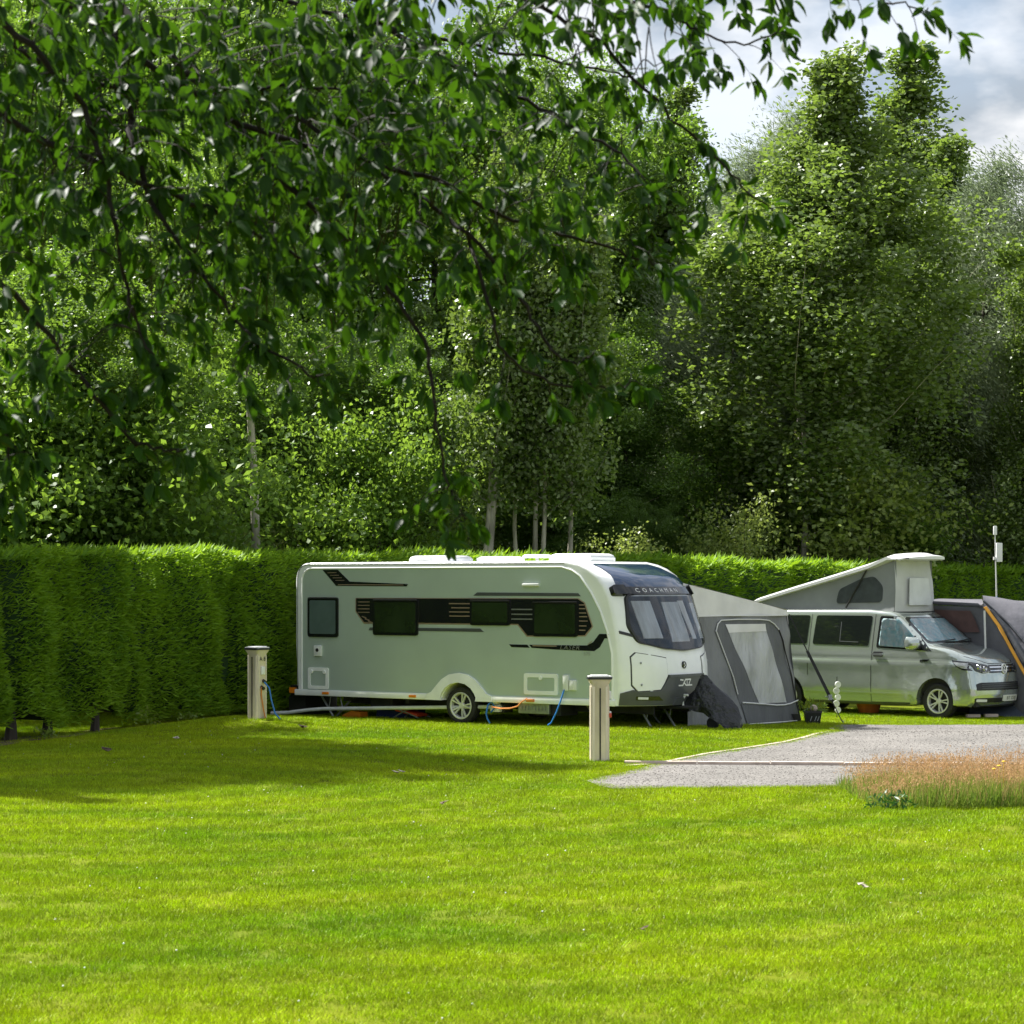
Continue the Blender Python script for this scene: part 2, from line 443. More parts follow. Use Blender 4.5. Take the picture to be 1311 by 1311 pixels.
def gz(X, Y):
    X = np.asarray(X, float); Y = np.asarray(Y, float)
    return (-.06 * ss(36.5, 39, Y) - .14 * ss(1.8, 5.5, X) * ss(35, 41, Y) - .12 * ss(-4.5, -8, X) * ss(28, 34, Y)
            + .17 * np.exp(-((X + 4.1) ** 2 / 2.2 + (Y - 38.2) ** 2 / 3.0)))

def g(x, y): return float(gz(x, y))

GRAVEL = [(0.86, 27.2), (0.98, 26.5), (1.13, 26.12), (2.13, 26.22), (3.69, 26.4), (5.81, 26.6), (9.0, 26.9), (14.0, 27.4), (14.0, 41.9), (9.1, 41.65), (7.24, 41.45), (5.75, 41.6),
          (5.52, 40.6), (5.45, 39.5), (5.0, 37.0), (4.36, 34.92), (3.9, 33.8), (3.32, 32.74), (2.62, 31.53), (2.06, 30.27), (1.72, 29.5), (1.37, 28.45), (1.05, 27.7)]

def inside(poly, x, y):
    x = np.asarray(x); y = np.asarray(y)
    r = np.zeros(x.shape, bool)
    n = len(poly)
    for i in range(n):
        (x1, y1), (x2, y2) = poly[i], poly[(i + 1) % n]
        c = ((y1 > y) != (y2 > y)) & (x < (x2 - x1) * (y - y1) / (y2 - y1 + 1e-12) + x1)
        r ^= c
    return r

def lawn_material(name, base_mul=1.0, blades=False):
    m, nt, p = new_mat(name)
    ge = nt.nodes.new('ShaderNodeNewGeometry')
    mpn = nt.nodes.new('ShaderNodeMapping'); mpn.inputs['Scale'].default_value = (0.55, 1.0, 1)
    nt.links.new(ge.outputs['Position'], mpn.inputs[0])
    n1 = nt.nodes.new('ShaderNodeTexNoise'); n1.inputs['Scale'].default_value = 0.55; n1.inputs['Detail'].default_value = 8; n1.inputs['Roughness'].default_value = 0.62
    nt.links.new(mpn.outputs[0], n1.inputs['Vector'])
    rp = nt.nodes.new('ShaderNodeValToRGB')
    k = base_mul
    rp.color_ramp.elements[0].position = 0.30; rp.color_ramp.elements[0].color = (.130 * k, .198 * k, .003 * k, 1)
    rp.color_ramp.elements[1].position = 0.68; rp.color_ramp.elements[1].color = (.220 * k, .260 * k, .004 * k, 1)
    e = rp.color_ramp.elements.new(0.48); e.color = (.174 * k, .224 * k, .003 * k, 1)
    nt.links.new(n1.outputs['Fac'], rp.inputs[0])
    n2 = nt.nodes.new('ShaderNodeTexNoise'); n2.inputs['Scale'].default_value = 1.3; n2.inputs['Detail'].default_value = 4
    nt.links.new(ge.outputs['Position'], n2.inputs['Vector'])
    r2 = nt.nodes.new('ShaderNodeMapRange'); r2.inputs[1].default_value = .56; r2.inputs[2].default_value = .74; r2.inputs[3].default_value = 0; r2.inputs[4].default_value = .30
    nt.links.new(n2.outputs['Fac'], r2.inputs[0])
    mxn = nt.nodes.new('ShaderNodeMixRGB'); mxn.inputs[2].default_value = (.25 * k, .265 * k, .045 * k, 1)
    nt.links.new(r2.outputs[0], mxn.inputs[0]); nt.links.new(rp.outputs[0], mxn.inputs[1])
    last = mxn.outputs[0]
    # faint curved mowing passes
    wv = nt.nodes.new('ShaderNodeTexWave'); wv.wave_type = 'RINGS'; wv.rings_direction = 'Z'; wv.inputs['Scale'].default_value = .34; wv.inputs['Distortion'].default_value = 4.5; wv.inputs['Detail'].default_value = 3; wv.inputs['Detail Scale'].default_value = .8
    mw = nt.nodes.new('ShaderNodeMapping'); mw.inputs['Location'].default_value = (5.0, -27.0, 0)
    nt.links.new(ge.outputs['Position'], mw.inputs[0]); nt.links.new(mw.outputs[0], wv.inputs['Vector'])
    wm = nt.nodes.new('ShaderNodeMapRange'); wm.inputs[3].default_value = .93; wm.inputs[4].default_value = 1.06; nt.links.new(wv.outputs['Fac'], wm.inputs[0])
    hw_ = nt.nodes.new('ShaderNodeHueSaturation'); nt.links.new(wm.outputs[0], hw_.inputs['Value']); nt.links.new(last, hw_.inputs['Color']); last = hw_.outputs[0]
    if blades:
        hs = nt.nodes.new('ShaderNodeHueSaturation')
        mr = nt.nodes.new('ShaderNodeMapRange'); mr.inputs[3].default_value = 0.5; mr.inputs[4].default_value = 1.5
        nt.links.new(ge.outputs['Random Per Island'], mr.inputs[0])
        nt.links.new(mr.outputs[0], hs.inputs['Value']); nt.links.new(last, hs.inputs['Color'])
        last = hs.outputs[0]
    nt.links.new(last, p.inputs['Base Color'])
    p.inputs['Roughness'].default_value = 0.45 if blades else 0.9
    p.inputs['Specular IOR Level'].default_value = 0.35 if blades else 0.1
    if blades:
        tr = nt.nodes.new('ShaderNodeBsdfTranslucent'); nt.links.new(last, tr.inputs[0])
        ms = nt.nodes.new('ShaderNodeMixShader'); ms.inputs[0].default_value = 0.5
        nt.links.new(p.outputs[0], ms.inputs[1]); nt.links.new(tr.outputs[0], ms.inputs[2])
        nt.links.new(ms.outputs[0], nt.nodes['Material Output'].inputs[0])
    return m

M['lawn'] = lawn_material('lawn_soil_and_thatch', 0.62)
M['grass'] = lawn_material('grass_blades', 2.35, True)

xs = np.concatenate([[-900, -400, -150, -70, -40, -25], np.arange(-16, 16.01, 0.4), [25, 40, 70, 150, 400, 900]])
ys = np.concatenate([[-500, -150, -50, -15], np.arange(2, 50.01, 0.4), [55, 62, 75, 95, 130, 250, 600, 1500]])
GX, GY = np.meshgrid(xs, ys)
V = np.stack([GX, GY, gz(GX, GY)], -1).reshape(-1, 3)
nx, ny = len(xs), len(ys)
ii = (np.arange(ny - 1)[:, None] * nx + np.arange(nx - 1)[None]).ravel()
npmesh('lawn', V, np.stack([ii, ii + 1, ii + nx + 1, ii + nx], 1), M['lawn'], smooth=True, kind='structure')

# gravel pitch
def gravel_material():
    m, nt, p = new_mat('fine_grey_gravel')
    ge = nt.nodes.new('ShaderNodeNewGeometry')
    v = nt.nodes.new('ShaderNodeTexVoronoi'); v.inputs['Scale'].default_value = 62
    nt.links.new(ge.outputs['Position'], v.inputs['Vector'])
    sepc = nt.nodes.new('ShaderNodeSeparateColor'); nt.links.new(v.outputs['Color'], sepc.inputs[0])
    rp = nt.nodes.new('ShaderNodeValToRGB')
    rp.color_ramp.elements[0].color = (.074, .069, .063, 1); rp.color_ramp.elements[1].color = (.215, .200, .183, 1)
    e = rp.color_ramp.elements.new(.5); e.color = (.134, .125, .114, 1)
    nt.links.new(sepc.outputs[0], rp.inputs[0])
    n1 = nt.nodes.new('ShaderNodeTexNoise'); n1.inputs['Scale'].default_value = 0.8; n1.inputs['Detail'].default_value = 7
    nt.links.new(ge.outputs['Position'], n1.inputs['Vector'])
    mr = nt.nodes.new('ShaderNodeMapRange'); mr.inputs[1].default_value = .3; mr.inputs[2].default_value = .7; mr.inputs[3].default_value = .78; mr.inputs[4].default_value = 1.2
    nt.links.new(n1.outputs['Fac'], mr.inputs[0])
    hs = nt.nodes.new('ShaderNodeHueSaturation'); nt.links.new(mr.outputs[0], hs.inputs['Value']); nt.links.new(rp.outputs[0], hs.inputs['Color'])
    nt.links.new(hs.outputs[0], p.inputs['Base Color'])
    b = nt.nodes.new('ShaderNodeBump'); b.inputs['Distance'].default_value = .005; b.inputs['Strength'].default_value = .5; b.invert = True
    nt.links.new(v.outputs['Distance'], b.inputs['Height']); nt.links.new(b.outputs[0], p.inputs['Normal'])
    p.inputs['Roughness'].default_value = .9
    return m
M['gravel'] = gravel_material()
bm = B()
f = bm.faces.new([bm.verts.new((x, y, 0)) for x, y in GRAVEL])
tri(bm, [f])
slice_grid(bm, frange(0.8, 14, .6)[1:-1], frange(26, 42, .6)[1:-1])
for v in bm.verts: v.co.z = g(v.co.x, v.co.y) + .012
obj('gravel_pitch', bm, M['gravel'], kind='structure')

def ribbon(bm, pts, wd, h, sink=.05):
    """low kerb strip following ground points (x, y)"""
    L = []
    for i, (x, y) in enumerate(pts):
        a = Vector(pts[max(i - 1, 0)]); b = Vector(pts[min(i + 1, len(pts) - 1)])
        d = (b - a).normalized(); n = Vector((-d.y, d.x)) * wd / 2
        z = g(x, y)
        L.append([bm.verts.new((x + sx * n.x, y + sx * n.y, z + zz)) for sx, zz in ((-1, -sink), (-1, h), (1, h), (1, -sink))])
    for i in range(len(L) - 1):
        for k in range(4):
            bm.faces.new((L[i][k], L[i][(k + 1) % 4], L[i + 1][(k + 1) % 4], L[i + 1][k]))
    bm.faces.new(L[0]); bm.faces.new(L[-1][::-1])

# long straight edging strip set across the pitch, laid in lengths
edge_root = thing('edging_strip', 'straight pinkish concrete edging strip laid across the grey gravel', 'edging', (0, 0, 0))
for k in range(14):
    x0 = 1.43 + k * .92
    if x0 > 13: break
    bm = B(); y = lambda x: 29.74 - .078 * (x - 1.43)
    ribbon(bm, [(x0, y(x0)), (x0 + .905, y(x0 + .905))], .12, .05 + random.uniform(-.004, .004))
    obj('edging_length', bm, M['edging'], edge_root)
# curved edging between lawn and gravel
curve = [(5.5, 40.4), (5.42, 39.5), (5.0, 37.0), (4.36, 34.92), (3.9, 33.8), (3.32, 32.74), (2.62, 31.53), (2.06, 30.27), (1.72, 29.62), (1.43, 29.42)]
edge2 = thing('edging_strip', 'low curved concrete edging strip between the caravan lawn and the gravel', 'edging', (0, 0, 0))
for a, b in zip(curve[:-1], curve[1:]):
    a = Vector(a); b = Vector(b)
    n = max(1, int((b - a).length / .9))
    for k in range(n):
        p = a + (b - a) * (k / n); q = a + (b - a) * ((k + .98) / n)
        bm = B(); ribbon(bm, [tuple(p), tuple(q)], .07, .02)
        obj('edging_length', bm, M['edging'], edge2)

# loose stones
n = 15000
px = RNG.uniform(.9, 9.5, n); py = RNG.uniform(26.1, 41.6, n)
py = 26.1 + (py - 26.1) ** 1.25 / (15.5 ** .25)
ok = inside(GRAVEL, px, py); px, py = px[ok], py[ok]
oct_v = np.array([(1, 0, 0), (-1, 0, 0), (0, 1, 0), (0, -1, 0), (0, 0, 1), (0, 0, -1)], float)
oct_f = np.array([(0, 2, 4), (2, 1, 4), (1, 3, 4), (3, 0, 4), (2, 0, 5), (1, 2, 5), (3, 1, 5), (0, 3, 5)])
sc = RNG.uniform(.005, .014, (len(px), 1, 1)) * RNG.uniform(.6, 1.2, (len(px), 6, 1))
vv = oct_v[None] * sc * np.array([1, 1, .6])
vv[:, :, 0] += px[:, None]; vv[:, :, 1] += py[:, None]; vv[:, :, 2] += (gz(px, py) + .013)[:, None]
ff = oct_f[None] + (np.arange(len(px)) * 6)[:, None, None]
def stone_mat():
    m, nt, p = new_mat('loose_stone')
    ge = nt.nodes.new('ShaderNodeNewGeometry'); rp = nt.nodes.new('ShaderNodeValToRGB')
    rp.color_ramp.elements[0].color = (.07, .066, .06, 1); rp.color_ramp.elements[1].color = (.27, .245, .22, 1)
    nt.links.new(ge.outputs['Random Per Island'], rp.inputs[0]); nt.links.new(rp.outputs[0], p.inputs['Base Color'])
    p.inputs['Roughness'].default_value = .9
    return m
M['stone'] = stone_mat()
npmesh('loose_gravel', vv.reshape(-1, 3), ff.reshape(-1, 3), M['stone'], kind='stuff', label='small loose grey and pinkish stones lying on the gravel pitch')

# ---- grass: one object, tufts grown on scattered points
def lawn_points():
    P = []
    for y0, y1, dens in ((10.6, 15, 110), (15, 20, 90), (20, 27, 72), (27, 36, 60), (36, 47, 50)):
        xm = .2186 * y1 + .5
        n = int(2 * xm * (y1 - y0) * dens)
        x = RNG.uniform(-xm, xm, n); y = RNG.uniform(y0, y1, n)
        ok = (abs(x) < .2186 * y + .4) & ~inside(GRAVEL, x, y)
        # bare strip under the hedge
        s = np.full(n, 0.9 + .012 * (y0 - 10)) * RNG.uniform(.75, 1.2, n)
        P.append(np.stack([x, y, gz(x, y), s], 1)[ok])
    # uneven fringe along the gravel edge
    for a, b in zip(GRAVEL, GRAVEL[1:] + GRAVEL[:1]):
        a = np.array(a); b = np.array(b); L = np.linalg.norm(b - a)
        if min(a[0], b[0]) > 9.5: continue
        n = int(L * 38)
        t = RNG.uniform(0, 1, (n, 1)); q = a + (b - a) * t + RNG.normal(0, .075, (n, 2))
        P.append(np.column_stack([q, gz(q[:, 0], q[:, 1]) - .006, RNG.uniform(.7, 1.25, n)]))
    x = RNG.uniform(1, 9, 170); y = RNG.uniform(26.2, 41.5, 170); ok = inside(GRAVEL, x, y)      # stray tufts in the gravel
    P.append(np.stack([x, y, gz(x, y) - .004, RNG.uniform(.22, .6, 170)], 1)[ok])
    return np.concatenate(P)

def grass_object():
    P = lawn_points()
    me = bpy.data.meshes.new('grass')
    me.vertices.add(len(P)); me.vertices.foreach_set('co', np.ascontiguousarray(P[:, :3], np.float32).ravel())
    at = me.attributes.new('size', 'FLOAT', 'POINT'); at.data.foreach_set('value', np.ascontiguousarray(P[:, 3], np.float32))
    me.materials.append(M['grass'])
    ob = link(bpy.data.objects.new('grass', me), kind='stuff', label='short bright green mown grass covering the lawn')
    ng = bpy.data.node_groups.new('grass_growth', 'GeometryNodeTree')
    ng.interface.new_socket('Geometry', in_out='INPUT', socket_type='NodeSocketGeometry')
    ng.interface.new_socket('Geometry', in_out='OUTPUT', socket_type='NodeSocketGeometry')
    A = ng.nodes.new; Lk = ng.links.new
    gi = A('NodeGroupInput'); go = A('NodeGroupOutput')
    def rnd(kind, lo, hi, seed):
        r = A('FunctionNodeRandomValue'); r.data_type = kind
        i = {'FLOAT_VECTOR': (0, 1, 0), 'FLOAT': (2, 3, 1)}[kind]
        r.inputs[i[0]].default_value = lo; r.inputs[i[1]].default_value = hi; r.inputs['Seed'].default_value = seed
        return r.outputs[i[2]]
    gr = A('GeometryNodeMeshGrid')
    for k, v in (('Size X', .24), ('Size Y', .24), ('Vertices X', 3), ('Vertices Y', 3)): gr.inputs[k].default_value = v
    dp = A('GeometryNodeDistributePointsOnFaces'); dp.inputs['Density'].default_value = 1250; dp.inputs['Seed'].default_value = 3
    Lk(gr.outputs[0], dp.inputs[0])
    co = A('GeometryNodeMeshCone'); co.fill_type = 'NONE'
    for k, v in (('Vertices', 3), ('Radius Top', 0.0003), ('Radius Bottom', .0024), ('Depth', .034)): co.inputs[k].default_value = v
    ip = A('GeometryNodeInstanceOnPoints')
    Lk(dp.outputs['Points'], ip.inputs['Points']); Lk(co.outputs[0], ip.inputs['Instance'])
    Lk(rnd('FLOAT_VECTOR', (-.75, -.75, 0), (.75, .75, 6.28), 1), ip.inputs['Rotation'])
    Lk(rnd('FLOAT_VECTOR', (.7, .7, .45), (1.25, 1.25, 1.25), 2), ip.inputs['Scale'])
    rz = A('GeometryNodeRealizeInstances'); Lk(ip.outputs[0], rz.inputs[0])
    sm = A('GeometryNodeSetMaterial'); sm.inputs['Material'].default_value = M['grass']; Lk(rz.outputs[0], sm.inputs[0])
    mtp = A('GeometryNodeMeshToPoints'); Lk(gi.outputs[0], mtp.inputs[0])
    i2 = A('GeometryNodeInstanceOnPoints')
    Lk(mtp.outputs[0], i2.inputs['Points']); Lk(sm.outputs[0], i2.inputs['Instance'])
    Lk(rnd('FLOAT_VECTOR', (0, 0, 0), (0, 0, 6.28), 5), i2.inputs['Rotation'])
    na = A('GeometryNodeInputNamedAttribute'); na.data_type = 'FLOAT'; na.inputs['Name'].default_value = 'size'
    cx = A('ShaderNodeCombineXYZ')
    for k in range(3): Lk(na.outputs[0], cx.inputs[k])
    Lk(cx.outputs[0], i2.inputs['Scale'])
    Lk(i2.outputs[0], go.inputs[0])
    md = ob.modifiers.new('growth', 'NODES'); md.node_group = ng
    return ob
grass_object()

# tiny white clover heads
n = 120
y = RNG.uniform(12, 38, n); x = RNG.uniform(-1, 1, n) * .21 * y
ok = ~inside(GRAVEL, x, y); x, y = x[ok], y[ok]
vv = oct_v[None] * RNG.uniform(.004, .008, (len(x), 1, 1))
vv = vv + np.stack([x, y, gz(x, y) + .04], 1)[:, None]
npmesh('clover_flowers', vv.reshape(-1, 3), (oct_f[None] + (np.arange(len(x)) * 6)[:, None, None]).reshape(-1, 3), M['white_plastic'], kind='stuff', label='tiny white clover heads dotted through the lawn')

# a few fallen leaves
for i, (x, y, r, mt, lb) in enumerate([(-3.22, 36.3, .10, 'leaf_litter', 'dark dead leaf lying on the sunlit lawn below the caravan tail'), (-5.55, 32.0, .11, 'leaf_litter', 'curled dark leaf lying on the shaded lawn near the hedge'),
        (-4.9, 34.2, .07, 'pale_litter', 'pale dry leaf lying on the sunlit lawn left of the electric post'), (-1.35, 27.9, .08, 'pale_litter', 'pale dry leaf at the edge of the long tree shadow'),
        (.86, 15.2, .035, 'leaf_litter', 'tiny brown leaf low on the open lawn'), (-.7, 24.0, .06, 'leaf_litter', 'small dark leaf lying on the middle of the lawn'), (2.6, 17.4, .05, 'pale_litter', 'small pinkish leaf lying on the right of the lawn')]):
    bm = B()
    for k in range(3):
        a = random.uniform(0, 6.28); c = Vector((random.uniform(-.5, .5) * r, random.uniform(-.5, .5) * r, .035 + .01 * k))
        d = Vector((cos(a), sin(a), .2)) * r * .7; s = Vector((-sin(a), cos(a), .3 * random.choice((-1, 1)))) * r * .35
        q = [bm.verts.new(c + d * t + s * u + Vector((0, 0, .25 * r * abs(t)))) for t, u in ((-1, 0), (-.2, 1), (.5, .7), (1, 0), (.5, -.7), (-.2, -1))]
        bm.faces.new((q[0], q[1], q[2], q[3])); bm.faces.new((q[0], q[3], q[4], q[5]))
    bm.normal_update()
    o = obj('fallen_leaf', bm, M[mt], label=lb, cat='leaf', group='fallen leaves on the lawn'); o.location = (x, y, g(x, y))
# ------------------------------------------------------------------ leaves as arrays
def unit(a): return a / (np.linalg.norm(a, axis=-1, keepdims=True) + 1e-9)

def leaf_quads(base, d, length, width, fold=.25, rng=RNG):
    """pointed four-cornered leaves: base points, directions, sizes -> verts, faces"""
    n = len(base)
    r = unit(rng.normal(size=(n, 3)))
    s = unit(np.cross(d, r)); u = np.cross(s, d)
    L = np.broadcast_to(np.asarray(length), (n,))[:, None]; Wd = np.broadcast_to(np.asarray(width), (n,))[:, None]
    m = base + d * L * .45 + u * L * fold * .3
    v = np.stack([base, m + s * Wd / 2, base + d * L, m - s * Wd / 2], 1)
    f = np.arange(n * 4).reshape(n, 4)
    return v.reshape(-1, 3), f

# ------------------------------------------------------------------ the clipped conifer hedge
M['hedge'] = leaf_mat('hedge_sprays', (.060, .165, .005), (.285, .460, .022), .45, (.42, .64, .025), rough=.55, spec=.25, patch_scale=.9, patch=.5)
M['hedge_core'] = mat('hedge_inner_shade', (.014, .045, .006), .9, var=.5, scale=4)  # solid core; the shade inside the hedge is put into this colour
HP = np.array([(-9.6, 30.9), (-8.2, 33.6), (-7.65, 35.0), (-5.92, 39.0), (-3.7, 43.3), (0.2, 48.2), (3.97, 53.0), (9.0, 59.0), (14.2, 65.0), (24, 76)])
HT = np.array([2.80, 2.81, 2.82, 2.85, 2.86, 2.87, 2.86, 2.80, 2.70, 2.66])
seg = np.linalg.norm(np.diff(HP, axis=0), axis=1); HS = np.concatenate([[0], np.cumsum(seg)])
def hedge_at(s):
    x = np.interp(s, HS, HP[:, 0]); y = np.interp(s, HS, HP[:, 1]); t = np.interp(s, HS, HT)
    e = .6
    tx = np.interp(s + e, HS, HP[:, 0]) - np.interp(s - e, HS, HP[:, 0]); ty = np.interp(s + e, HS, HP[:, 1]) - np.interp(s - e, HS, HP[:, 1])
    T = unit(np.stack([tx, ty, 0 * tx], -1))
    Nn = np.stack([T[..., 1], -T[..., 0], 0 * tx], -1)      # towards the lawn
    return np.stack([x, y, 0 * x], -1), T, Nn, t
def hedge_bump(s, z):
    """how far the clipped face stands proud or sinks between plants"""
    k = .11 * np.sin(s * 2.6 + .6 * np.sin(z * 1.7)) + .06 * np.sin(s * 5.3 + z * 2.2) + .05 * np.sin(z * 4.1 + s * 1.3)
    gap = 0
    for s0, d, wd in ((4.95, .42, .16), (8.1, .2, .15), (11.3, .16, .2), (14.6, .2, .15), (2.9, .15, .2)):
        gap = gap + d * np.exp(-((s - s0 - .05 * np.sin(z * 3)) / wd) ** 2)
    return k - gap
def hedge_foot(s):
    return np.where(s < 8.2, .17 + .10 * np.sin(s * 2.7) + .07 * np.sin(s * 6.1), .05) - .12 * ss(5, 0, s)

hedge = thing('hedge', 'long clipped green conifer hedge running behind the caravan and the van', 'hedge', (HP[2][0], HP[2][1], 0))
hb = Vector((HP[2][0], HP[2][1], 0)); hbn = np.array(hb)
sv = np.arange(0, HS[-1], .5); Pc, T, Nn, tp = hedge_at(sv)
rows = []
for kz, depth in ((0, -.22), (.35, -.20), (.7, -.18), (1, -.28), (1, -1.1), (.5, -1.2), (0, -1.1)):
    z0 = hedge_foot(sv) + .12
    z = z0 + (tp - .14 - z0) * kz
    b = hedge_bump(sv, z) if depth > -.5 else 0
    rows.append(Pc + Nn * (depth + b)[:, None] * 1.0 if depth > -.5 else Pc + Nn * depth)
    rows[-1] = rows[-1] + np.stack([0 * z, 0 * z, z], -1)
A = np.stack(rows, 1) - hbn; n, k = A.shape[:2]
ii = (np.arange(n - 1)[:, None] * k + np.arange(k)[None]); jj = (np.arange(n - 1)[:, None] * k + (np.arange(k)[None] + 1) % k)
npmesh('shade_core', A.reshape(-1, 3), np.stack([ii, jj, jj + k, ii + k], -1).reshape(-1, 4), M['hedge_core'], hedge, smooth=True)

def hedge_sprays():
    Vs, Fs = [], []; o = 0
    def put(v, f):
        nonlocal o
        Vs.append(v); Fs.append(f + o); o += len(v)
    # front face; more and finer on the near part
    for s0, s1, dens, L in ((0, 16, 1250, .125), (16, 24, 160, .2), (24, HS[-1] - 1, 420, .16)):
        n = int((s1 - s0) * 2.8 * dens)
        s = RNG.uniform(s0, s1, n); P, T, Nn, tp = hedge_at(s)
        z = hedge_foot(s) + (tp - hedge_foot(s)) * RNG.uniform(0, 1, n)
        P = P + Nn * (hedge_bump(s, z) - .10 + RNG.normal(0, .035, n))[:, None]; P[:, 2] = z
        w_ = RNG.normal(0, 1, (n, 3))
        d = unit(T * (.60 + .48 * w_[:, :1]) + np.array([0, 0, 1]) * (.22 + .42 * w_[:, 1:2]) + Nn * (.62 + .25 * w_[:, 2:]))
        put(*leaf_quads(P, d, L * RNG.uniform(.6, 1.35, n), L * .21 * RNG.uniform(.7, 1.3, n), .3))
    # top, ragged with soft new growth leaning along the hedge
    for s0, s1, dens, L in ((0, 16, 620, .15), (16, 24, 260, .2), (24, HS[-1] - 1, 330, .2)):
        n = int((s1 - s0) * 1.1 * dens)
        s = RNG.uniform(s0, s1, n); P, T, Nn, tp = hedge_at(s)
        P = P + Nn * RNG.uniform(-1.15, .02, n)[:, None]; P[:, 2] = tp - .10 + .07 * np.sin(s * 3.1) * np.sin(s * 1.3) + .03 * np.sin(s * .8) + RNG.normal(0, .03, n)
        w_ = RNG.normal(0, 1, (n, 3))
        d = unit(T * (.8 + .3 * w_[:, :1]) + np.array([0, 0, 1]) * (.55 + .3 * w_[:, 1:2]) + Nn * .35 * w_[:, 2:])
        put(*leaf_quads(P, d, L * RNG.uniform(.7, 1.7, n), L * .24 * RNG.uniform(.7, 1.3, n), .3))
    # far face, lighter count
    n = 5000
    s = RNG.uniform(0, HS[-1] - 1, n); P, T, Nn, tp = hedge_at(s)
    P = P - Nn * 1.22; P[:, 2] = hedge_foot(s) + (tp - hedge_foot(s)) * RNG.uniform(0, 1, n)
    put(*leaf_quads(P, unit(T * RNG.normal(0, 1, (n, 1)) + np.array([0, 0, .5]) - Nn * .6), .3, .12))
    return np.concatenate(Vs) - hbn, np.concatenate(Fs)
v, f = hedge_sprays()
npmesh('foliage', v, f, M['hedge'], hedge, kind='stuff')
for s_, r in ((1.2, .07), (2.2, .06), (3.45, .09), (4.15, .05), (5.35, .08), (6.5, .07), (7.6, .06)):
    P, T, Nn, tp = hedge_at(np.array([s_])); p = Vector(P[0]) - Vector(Nn[0]) * random.uniform(.35, .6) - hb
    z0 = g(P[0][0], P[0][1])
    bm = B(); tube(bm, [(p.x, p.y, z0 - .1), (p.x + .02, p.y, z0 + .25), (p.x - .02, p.y + .02, z0 + .7), (p.x, p.y, 1.6)], [r * 1.5, r, r * .85, r * .5], 8)
    obj('trunk', bm, M['bark_dark'], hedge, smooth=True)
# bare earth and dead needles under the hedge
s = np.arange(-0, 17, .4); P, T, Nn, _ = hedge_at(s)
rowsv = []
for k, d in enumerate((.12, -.4, -.95)):
    q = P + Nn * (d + (.12 * np.sin(s * 3.3 + k) + .08 * np.sin(s * 7.1)))[:, None]; q[:, 2] = gz(q[:, 0], q[:, 1]) + .02
    rowsv.append(q)
A = np.stack(rowsv, 1); n, k = A.shape[:2]
ii = (np.arange(n - 1)[:, None] * k + np.arange(k - 1)[None])
M['earth'] = mat('earth_and_needles', (.12, .075, .05), .95, var=.4, scale=8, bump=.6, bscale=30, dist=.02)
npmesh('earth_strip', A.reshape(-1, 3), np.stack([ii, ii + 1, ii + k + 1, ii + k], -1).reshape(-1, 4), M['earth'], kind='structure')
# weeds at the hedge foot
M['weed'] = leaf_mat('weed_leaves', (.10, .19, .02), (.26, .34, .05), .4, (.3, .4, .05))
for i, (s_, d, hh, lb) in enumerate(((5.6, .1, .16, 'small pale weed at the foot of the hedge by its dark trunk'), (8.35, .16, .3, 'bright yellow-green weed at the foot of the hedge where the bare trunks end'), (9.6, .1, .14, 'low pale weed at the foot of the hedge nearest the left electric post'))):
    P, T, Nn, _ = hedge_at(np.array([s_])); p = P[0] + Nn[0] * d
    n = 40
    b = RNG.normal(0, 1, (n, 3)) * np.array([.09, .09, 0]) + np.array([0, 0, 1]) * RNG.uniform(.05, hh, (n, 1))
    vv, ff = leaf_quads(b, unit(RNG.normal(0, 1, (n, 3)) + np.array([0, 0, .6])), .09, .045)
    o = thing('weed', lb, 'weed', (p[0], p[1], g(p[0], p[1])), 0, 'weeds under the hedge')
    npmesh('leaves', vv, ff, M['weed'], o, kind='stuff')

# ------------------------------------------------------------------ trees
M['poplar'] = leaf_mat('poplar_leaves', (.042, .092, .012), (.165, .245, .050), .40, (.32, .46, .05), rough=.38, spec=.24, under=(.24, .30, .15), patch_scale=.35)
M['broad'] = leaf_mat('dark_broadleaf', (.045, .108, .014), (.165, .27, .048), .42, (.32, .52, .035), rough=.38, spec=.24, under=(.17, .25, .09), patch_scale=.3)
M['willow'] = leaf_mat('willow_leaves', (.13, .18, .10), (.30, .35, .22), .34, (.34, .44, .2), rough=.4, spec=.5, patch_scale=.3)
M['elder'] = leaf_mat('pale_shrub_leaves', (.13, .20, .03), (.32, .38, .11), .4, (.42, .52, .08), rough=.4, patch_scale=.6)
M['shrub'] = leaf_mat('shrub_leaves', (.055, .125, .016), (.195, .31, .055), .44, (.36, .55, .04), rough=.4, spec=.24, patch_scale=.5)

